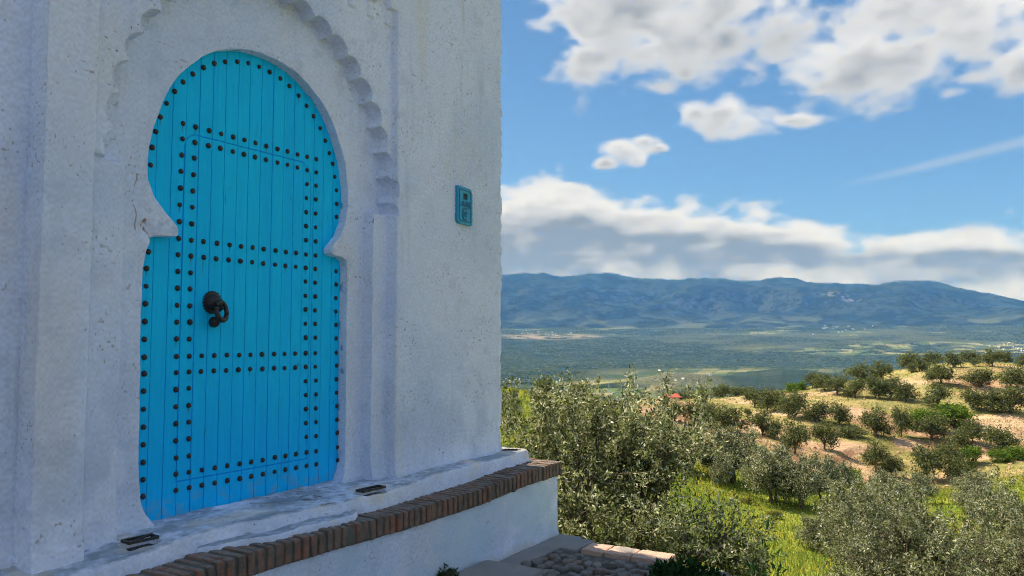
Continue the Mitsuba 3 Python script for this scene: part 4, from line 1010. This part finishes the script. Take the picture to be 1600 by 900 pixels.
# one of each kind for the groves beyond; every tree placed from them stands alone
KINDS = {}
def kind(name, count, **kw):
    for i in range(count):
        trunk, crown = tree_shapes(700 + 31 * len(KINDS), **kw)
        scene[f'{name}_kind_{i}'] = {'type': 'shapegroup', 'trunk': trunk, 'crown': crown}
        KINDS[(name, i)] = f'{name}_kind_{i}'
kind('near_olive', 3, h=1.0, w=1.0, twigs=640, per=15, length=0.05, width=0.019, stems=2, trunk=0.30, lobes=10, shoots=8, low=0.0)
kind('far_olive', 6, h=1.0, w=1.0, twigs=300, per=12, length=0.075, width=0.034, palette=HILL, stems=1, trunk=0.22, lobes=8, sides=5, branches=False, low=0.12, thick=1.2)
kind('green_bush', 2, h=1.0, w=1.0, twigs=320, per=12, length=0.09, width=0.045, stems=2, trunk=0.10, lobes=9, sides=4, branches=False, palette=BRIGHT, low=0.34)
kind('yellow_bush', 2, h=1.0, w=1.0, twigs=260, per=12, length=0.09, width=0.04, stems=2, trunk=0.10, lobes=8, sides=4, branches=False, palette=YELLOW, low=0.34)

ORD = ['leftmost', 'second', 'third', 'fourth', 'fifth', 'sixth', 'seventh', 'eighth', 'ninth', 'tenth', 'eleventh', 'twelfth', 'thirteenth']
ROWS = {  # row: (name, kind, label, category, group)
    'crest': ('olive_tree', 'far_olive', 'small olive tree along the hill crest', 'olive tree', 'olive trees along the hill crest'),
    'bush': ('shrub', 'far_olive', 'low grey green bush on the bare hill', 'shrub', 'low grey bushes on the hill'),
    'upper': ('olive_tree', 'far_olive', 'olive tree in the upper left row on the bare hill', 'olive tree', 'olive trees in the upper left row'),
    'upper2': ('olive_tree', 'far_olive', 'round olive tree just below the hill crest', 'olive tree', 'olive trees just below the crest'),
    'mid': ('olive_tree', 'far_olive', 'olive tree in the second row below the crest', 'olive tree', 'olive trees in the second right row'),
    'lower': ('olive_tree', 'far_olive', 'olive tree halfway down the right slope', 'olive tree', 'olive trees halfway down at right'),
    'lowest': ('olive_tree', 'far_olive', 'olive tree low on the right slope', 'olive tree', 'olive trees low on the right slope'),
    'mid2': ('olive_tree', 'far_olive', 'olive tree in the middle row across the slope', 'olive tree', 'olive trees in the middle row'),
    'low2': ('olive_tree', 'far_olive', 'olive tree low on the slope behind the meadow', 'olive tree', 'olive trees low on the slope'),
    'left': ('olive_tree', 'far_olive', 'olive tree in the row below the grassy spur', 'olive tree', 'olive trees below the spur'),
    'left2': ('olive_tree', 'far_olive', 'olive tree by the bank beside the spur', 'olive tree', 'olive trees by the bank'),
    'ridge': ('olive_tree', 'far_olive', 'small olive tree on top of the spur', 'olive tree', 'olive trees on top of the spur'),
    'dip': ('olive_tree', 'near_olive', 'grey olive tree at the meadow far edge', 'olive tree', 'olive trees behind the meadow'),
    'dip2': ('olive_tree', 'near_olive', 'grey olive tree right of the green meadow', 'olive tree', 'olive trees right of the meadow'),
    'farleft': ('olive_tree', 'far_olive', 'small olive tree on the knoll by the house', 'olive tree', 'olive trees on the green knoll'),
    'greenbush': ('shrub', 'green_bush', 'bright green leafy bush on the bare hill', 'shrub', 'bright green bushes on the hill'),
    'brightbush': ('shrub', 'green_bush', 'fresh yellow green bush behind the meadow olives', 'shrub', None),
    'meadowbush': ('shrub', 'yellow_bush', 'tiny low bush in the open meadow grass', 'shrub', 'tiny bushes in the meadow'),
}
byrow = {}
for k, d, r, w, h in TREES:
    byrow.setdefault(k, []).append((r / d, d, r, w, h))
g = np.random.default_rng(12)
for row, items in byrow.items():
    name, kd, text, cat, group = ROWS[row]
    items.sort()
    kinds = [v for (n_, i), v in KINDS.items() if n_ == kd]
    for i, (_, d, r, w, h) in enumerate(items):
        key = key_for(name)
        k_ = 1.0 if row.startswith('dip') else 1.08
        sx, sz = w * k_ * 1.05, h * k_ * 1.06
        scene[key] = {'type': 'instance', 'shapegroup': {'type': 'ref', 'id': kinds[int(g.integers(len(kinds)))]},
                      'to_world': T().translate(at(d, r, ground_z(d, r) - 0.05 * h).tolist()).rotate([0, 0, 1], float(g.uniform(0, 360))).scale([sx, sx, sz])}
        where = '' if len(items) == 1 else f', {ORD[i]} from the left' if i else ', leftmost'
        say(key, text + where, cat, group if len(items) > 1 else None)

# dark leafy weed at the end of the kerb, and a tuft by the stone slab
def weed(seed, h, w, n, length, width, palette=WEED):
    gg = np.random.default_rng(seed)
    u = gg.normal(0, 1, (n, 3)); u[:, 2] = np.abs(u[:, 2]); u /= np.linalg.norm(u, axis=1, keepdims=True)
    rr = gg.uniform(0.2, 1, (n, 1)) ** 0.5
    p = u * rr * [w / 2, w / 2, h] * (0.35 + 1.3 * meshkit.fbm(u * 2.2 + seed, 2, seed)[:, None])
    lv, lf, lc = leaves(p, u, length, width, palette, gg)
    stems = [tube(np.array([[0, 0, 0], p[i] * 0.5 + gg.normal(0, 0.01, 3), p[i]]), [0.006, 0.004, 0.002], 4) for i in range(0, n, max(1, n // 30))]
    return mikit.ply(trimesh.Trimesh(*join(stems), process=False), 'bark', smooth=60), crown_shape(lv, lf, lc)
for pos, args, text in (((5.12, 1.74, 0.0), (61, 0.13, 0.50, 800, 0.055, 0.034), 'dark green leafy weed growing at the near end of the kerb'),
                        ((4.28, 3.00, 0.07), (62, 0.07, 0.16, 160, 0.03, 0.012), 'small dark tuft of weeds against the ledge beside the stone slab'),
                        ((6.6, 1.55, -1.15), (63, 0.9, 0.7, 500, 0.09, 0.03), 'tall green thistle below the kerb end')):
    st, cr = weed(*args)
    k = key_for('weed')
    scene[k + '__stem'], scene[k + '__leaves'] = moved(st, T().translate(list(pos))), moved(cr, T().translate(list(pos)))
    say(k, text, 'weed')

# meadow and hill grass
def blades(d, r, hh, ww, palette, seed):
    gg = np.random.default_rng(seed)
    n = len(d)
    base = FH * d[:, None] + RT * r[:, None]
    base[:, 2] = height(d, r) - 0.02
    a = gg.uniform(0, 2 * np.pi, n)
    side = np.c_[np.cos(a), np.sin(a), 0 * a] * (ww * gg.uniform(0.6, 1.4, n))[:, None]
    tip = base + np.c_[gg.normal(0, 0.3, (n, 2)) * hh[:, None], hh]
    v = np.stack([base - side, base + side, tip], 1).reshape(-1, 3)
    w = np.array([x[1] for x in palette], float)
    col = np.array([x[0] for x in palette])[gg.choice(len(palette), n, p=w / w.sum())] * gg.uniform(0.75, 1.25, (n, 1))
    return v, np.arange(n * 3).reshape(-1, 3), np.repeat(col, 3, 0)
gg = np.random.default_rng(5)
n = 90000
d = gg.uniform(22, 104, n); r = d * gg.uniform(-0.12, 0.74, n)
hh = gg.uniform(0.16, 0.42, n) * (0.5 + meshkit.fbm(np.c_[d / 4, r / 4, 0 * d], 3, 8))
v, f, c = blades(d, r, hh, 0.022 + 0.0004 * d, [((0.26, 0.33, 0.06), 5), ((0.15, 0.24, 0.035), 4), ((0.46, 0.44, 0.08), 4), ((0.60, 0.50, 0.07), 0.6)], 6)
scene['meadow_grass'] = mikit.ply(trimesh.Trimesh(v, f, process=False), 'grass_blade', color=c)
say('meadow_grass', 'lush yellow green meadow grass in the hollow', 'grass', kind='stuff')
n = 60000
d = gg.uniform(104, 236, n); r = d * gg.uniform(0.10, 0.68, n)
keep = meshkit.fbm(np.c_[d / 9, r / 9, 0 * d], 3, 44) > 0.47
d, r = d[keep], r[keep]
v, f, c = blades(d, r, gg.uniform(0.10, 0.40, len(d)), np.full(len(d), 0.07), [((0.34, 0.32, 0.11), 5), ((0.22, 0.28, 0.07), 4), ((0.44, 0.38, 0.20), 3)], 7)
scene['hill_grass'] = mikit.ply(trimesh.Trimesh(v, f, process=False), 'grass_blade', color=c)
say('hill_grass', 'dry tufts of grass scattered over the bare hill', 'grass', kind='stuff')
rocks = []
ico = trimesh.creation.icosphere(subdivisions=1, radius=1.0)
for k in range(420):
    dd = gg.uniform(108, 215); rr = dd * gg.uniform(0.12, 0.62)
    sz = gg.uniform(0.10, 0.34) * (1.8 if k % 17 == 0 else 1)
    rv = np.array(ico.vertices) * sz * gg.uniform(0.6, 1.2, 3) * (1 + 0.3 * gg.normal(0, 1, (len(ico.vertices), 1)) * 0.4)
    rocks.append((rv + at(dd, rr, ground_z(dd, rr) + 0.02), ico.faces))
scene['stones'] = mikit.ply(trimesh.Trimesh(*join(rocks), process=False), 'clod')
scene['clod'] = rough(tex(lambda p, n, uv: mix((0.36, 0.22, 0.14), (0.50, 0.40, 0.29), fbm(p.x, p.y, p.z, 3))), 0.9, 0.2)
say('stones', 'loose stones and clods on the bare hill', 'stones', kind='stuff')

# ------------------------------------------------------------------ houses in the distance
def box_xyz(x0, x1, y0, y1, z0, z1):
    return trimesh.creation.box(bounds=[[x0, y0, z0], [x1, y1, z1]])
d, r = 193.5, 38.2
m = T().translate(at(d, r, ground_z(d, r) + 0.1).tolist()).rotate([0, 0, 1], math.degrees(YAW) - 78)
body = trimesh.util.concatenate([box_xyz(-2.6, 1.6, -1.4, 1.4, -0.8, 1.5)])
scene['farm_house__wall'] = moved(mikit.ply(body, 'village_white'), m)
rf = trimesh.Trimesh([[-1.5, -1.8, 1.35], [1.9, -1.8, 1.35], [1.9, 1.8, 1.35], [-1.5, 1.8, 1.35], [-1.2, 0, 2.3], [1.7, 0, 2.3], [-1.5, -1.8, 1.5], [1.9, -1.8, 1.5], [1.9, 1.8, 1.5], [-1.5, 1.8, 1.5]],
                     [[0, 2, 1], [0, 3, 2], [6, 7, 5], [6, 5, 4], [8, 9, 4], [8, 4, 5], [7, 8, 5], [9, 6, 4], [0, 1, 7], [0, 7, 6], [1, 2, 8], [1, 8, 7], [2, 3, 9], [2, 9, 8], [3, 0, 6], [3, 6, 9]], process=False)
scene['farm_house__roof'] = moved(mikit.ply(rf, 'roof_red'), m)
scene['roof_red'] = {'type': 'twosided', 'bsdf': rough(rgb(0.48, 0.13, 0.09), 0.8, 0.2)}
scene['farm_house__door'] = moved(mikit.ply(box_xyz(-0.4, 0.5, -1.43, -1.38, -0.6, 1.25), 'iron'), m)
scene['farm_house__window'] = moved(mikit.ply(box_xyz(-2.0, -1.4, -1.43, -1.38, 0.3, 1.0), 'iron'), m)
say('farm_house', 'low white farm house with a red tiled roof behind the grassy spur', 'house')
hut = []
for L_, W_, H_ in ((14, 9, 6), (10, 10, 9), (22, 9, 5)):
    walls = trimesh.creation.box(bounds=[[-L_ / 2, -W_ / 2, -4], [L_ / 2, W_ / 2, H_]])
    cap = trimesh.creation.box(bounds=[[-L_ / 2 - 0.4, -W_ / 2 - 0.4, H_], [L_ / 2 + 0.4, W_ / 2 + 0.4, H_ + 0.7]])
    hut.append(mikit.ply(trimesh.util.concatenate([walls, cap]), 'village_white'))
gg = np.random.default_rng(33)
VILLAGES = [(9350, 0.035, 320, 0.040, 26, 'tiny white house in the village at the mountain foot beside the house corner', 'white houses of the left village'),
            (9700, 0.405, 380, 0.030, 24, 'tiny white house in the village below the scarred mountain slope', 'white houses of the middle village'),
            (6350, 0.622, 330, 0.030, 26, 'tiny white house in the village at the right edge above the hill crest', 'white houses of the right village'),
            (3420, 0.222, 260, 0.035, 7, 'small pale farm building among the valley fields left of the painted cloud shadow', 'pale farm buildings in the valley')]
for d0, t0, sd, st, cnt, text, grp in VILLAGES:
    for k in range(cnt):
        d = d0 + gg.normal(0, sd); r = d * (t0 + gg.normal(0, st * 0.5))
        sc = (1.0 if d0 > 5000 else 0.75) * gg.uniform(0.7, 1.4)
        key = key_for('village_house')
        z = float(far_height(np.array([d]), np.array([r]))[0])
        scene[key] = moved(hut[int(gg.integers(3))], T().translate(at(d, r, z + 0.5).tolist()).rotate([0, 0, 1], float(gg.uniform(0, 180))).scale([sc, sc, sc]))
        say(key, text, 'house', grp)
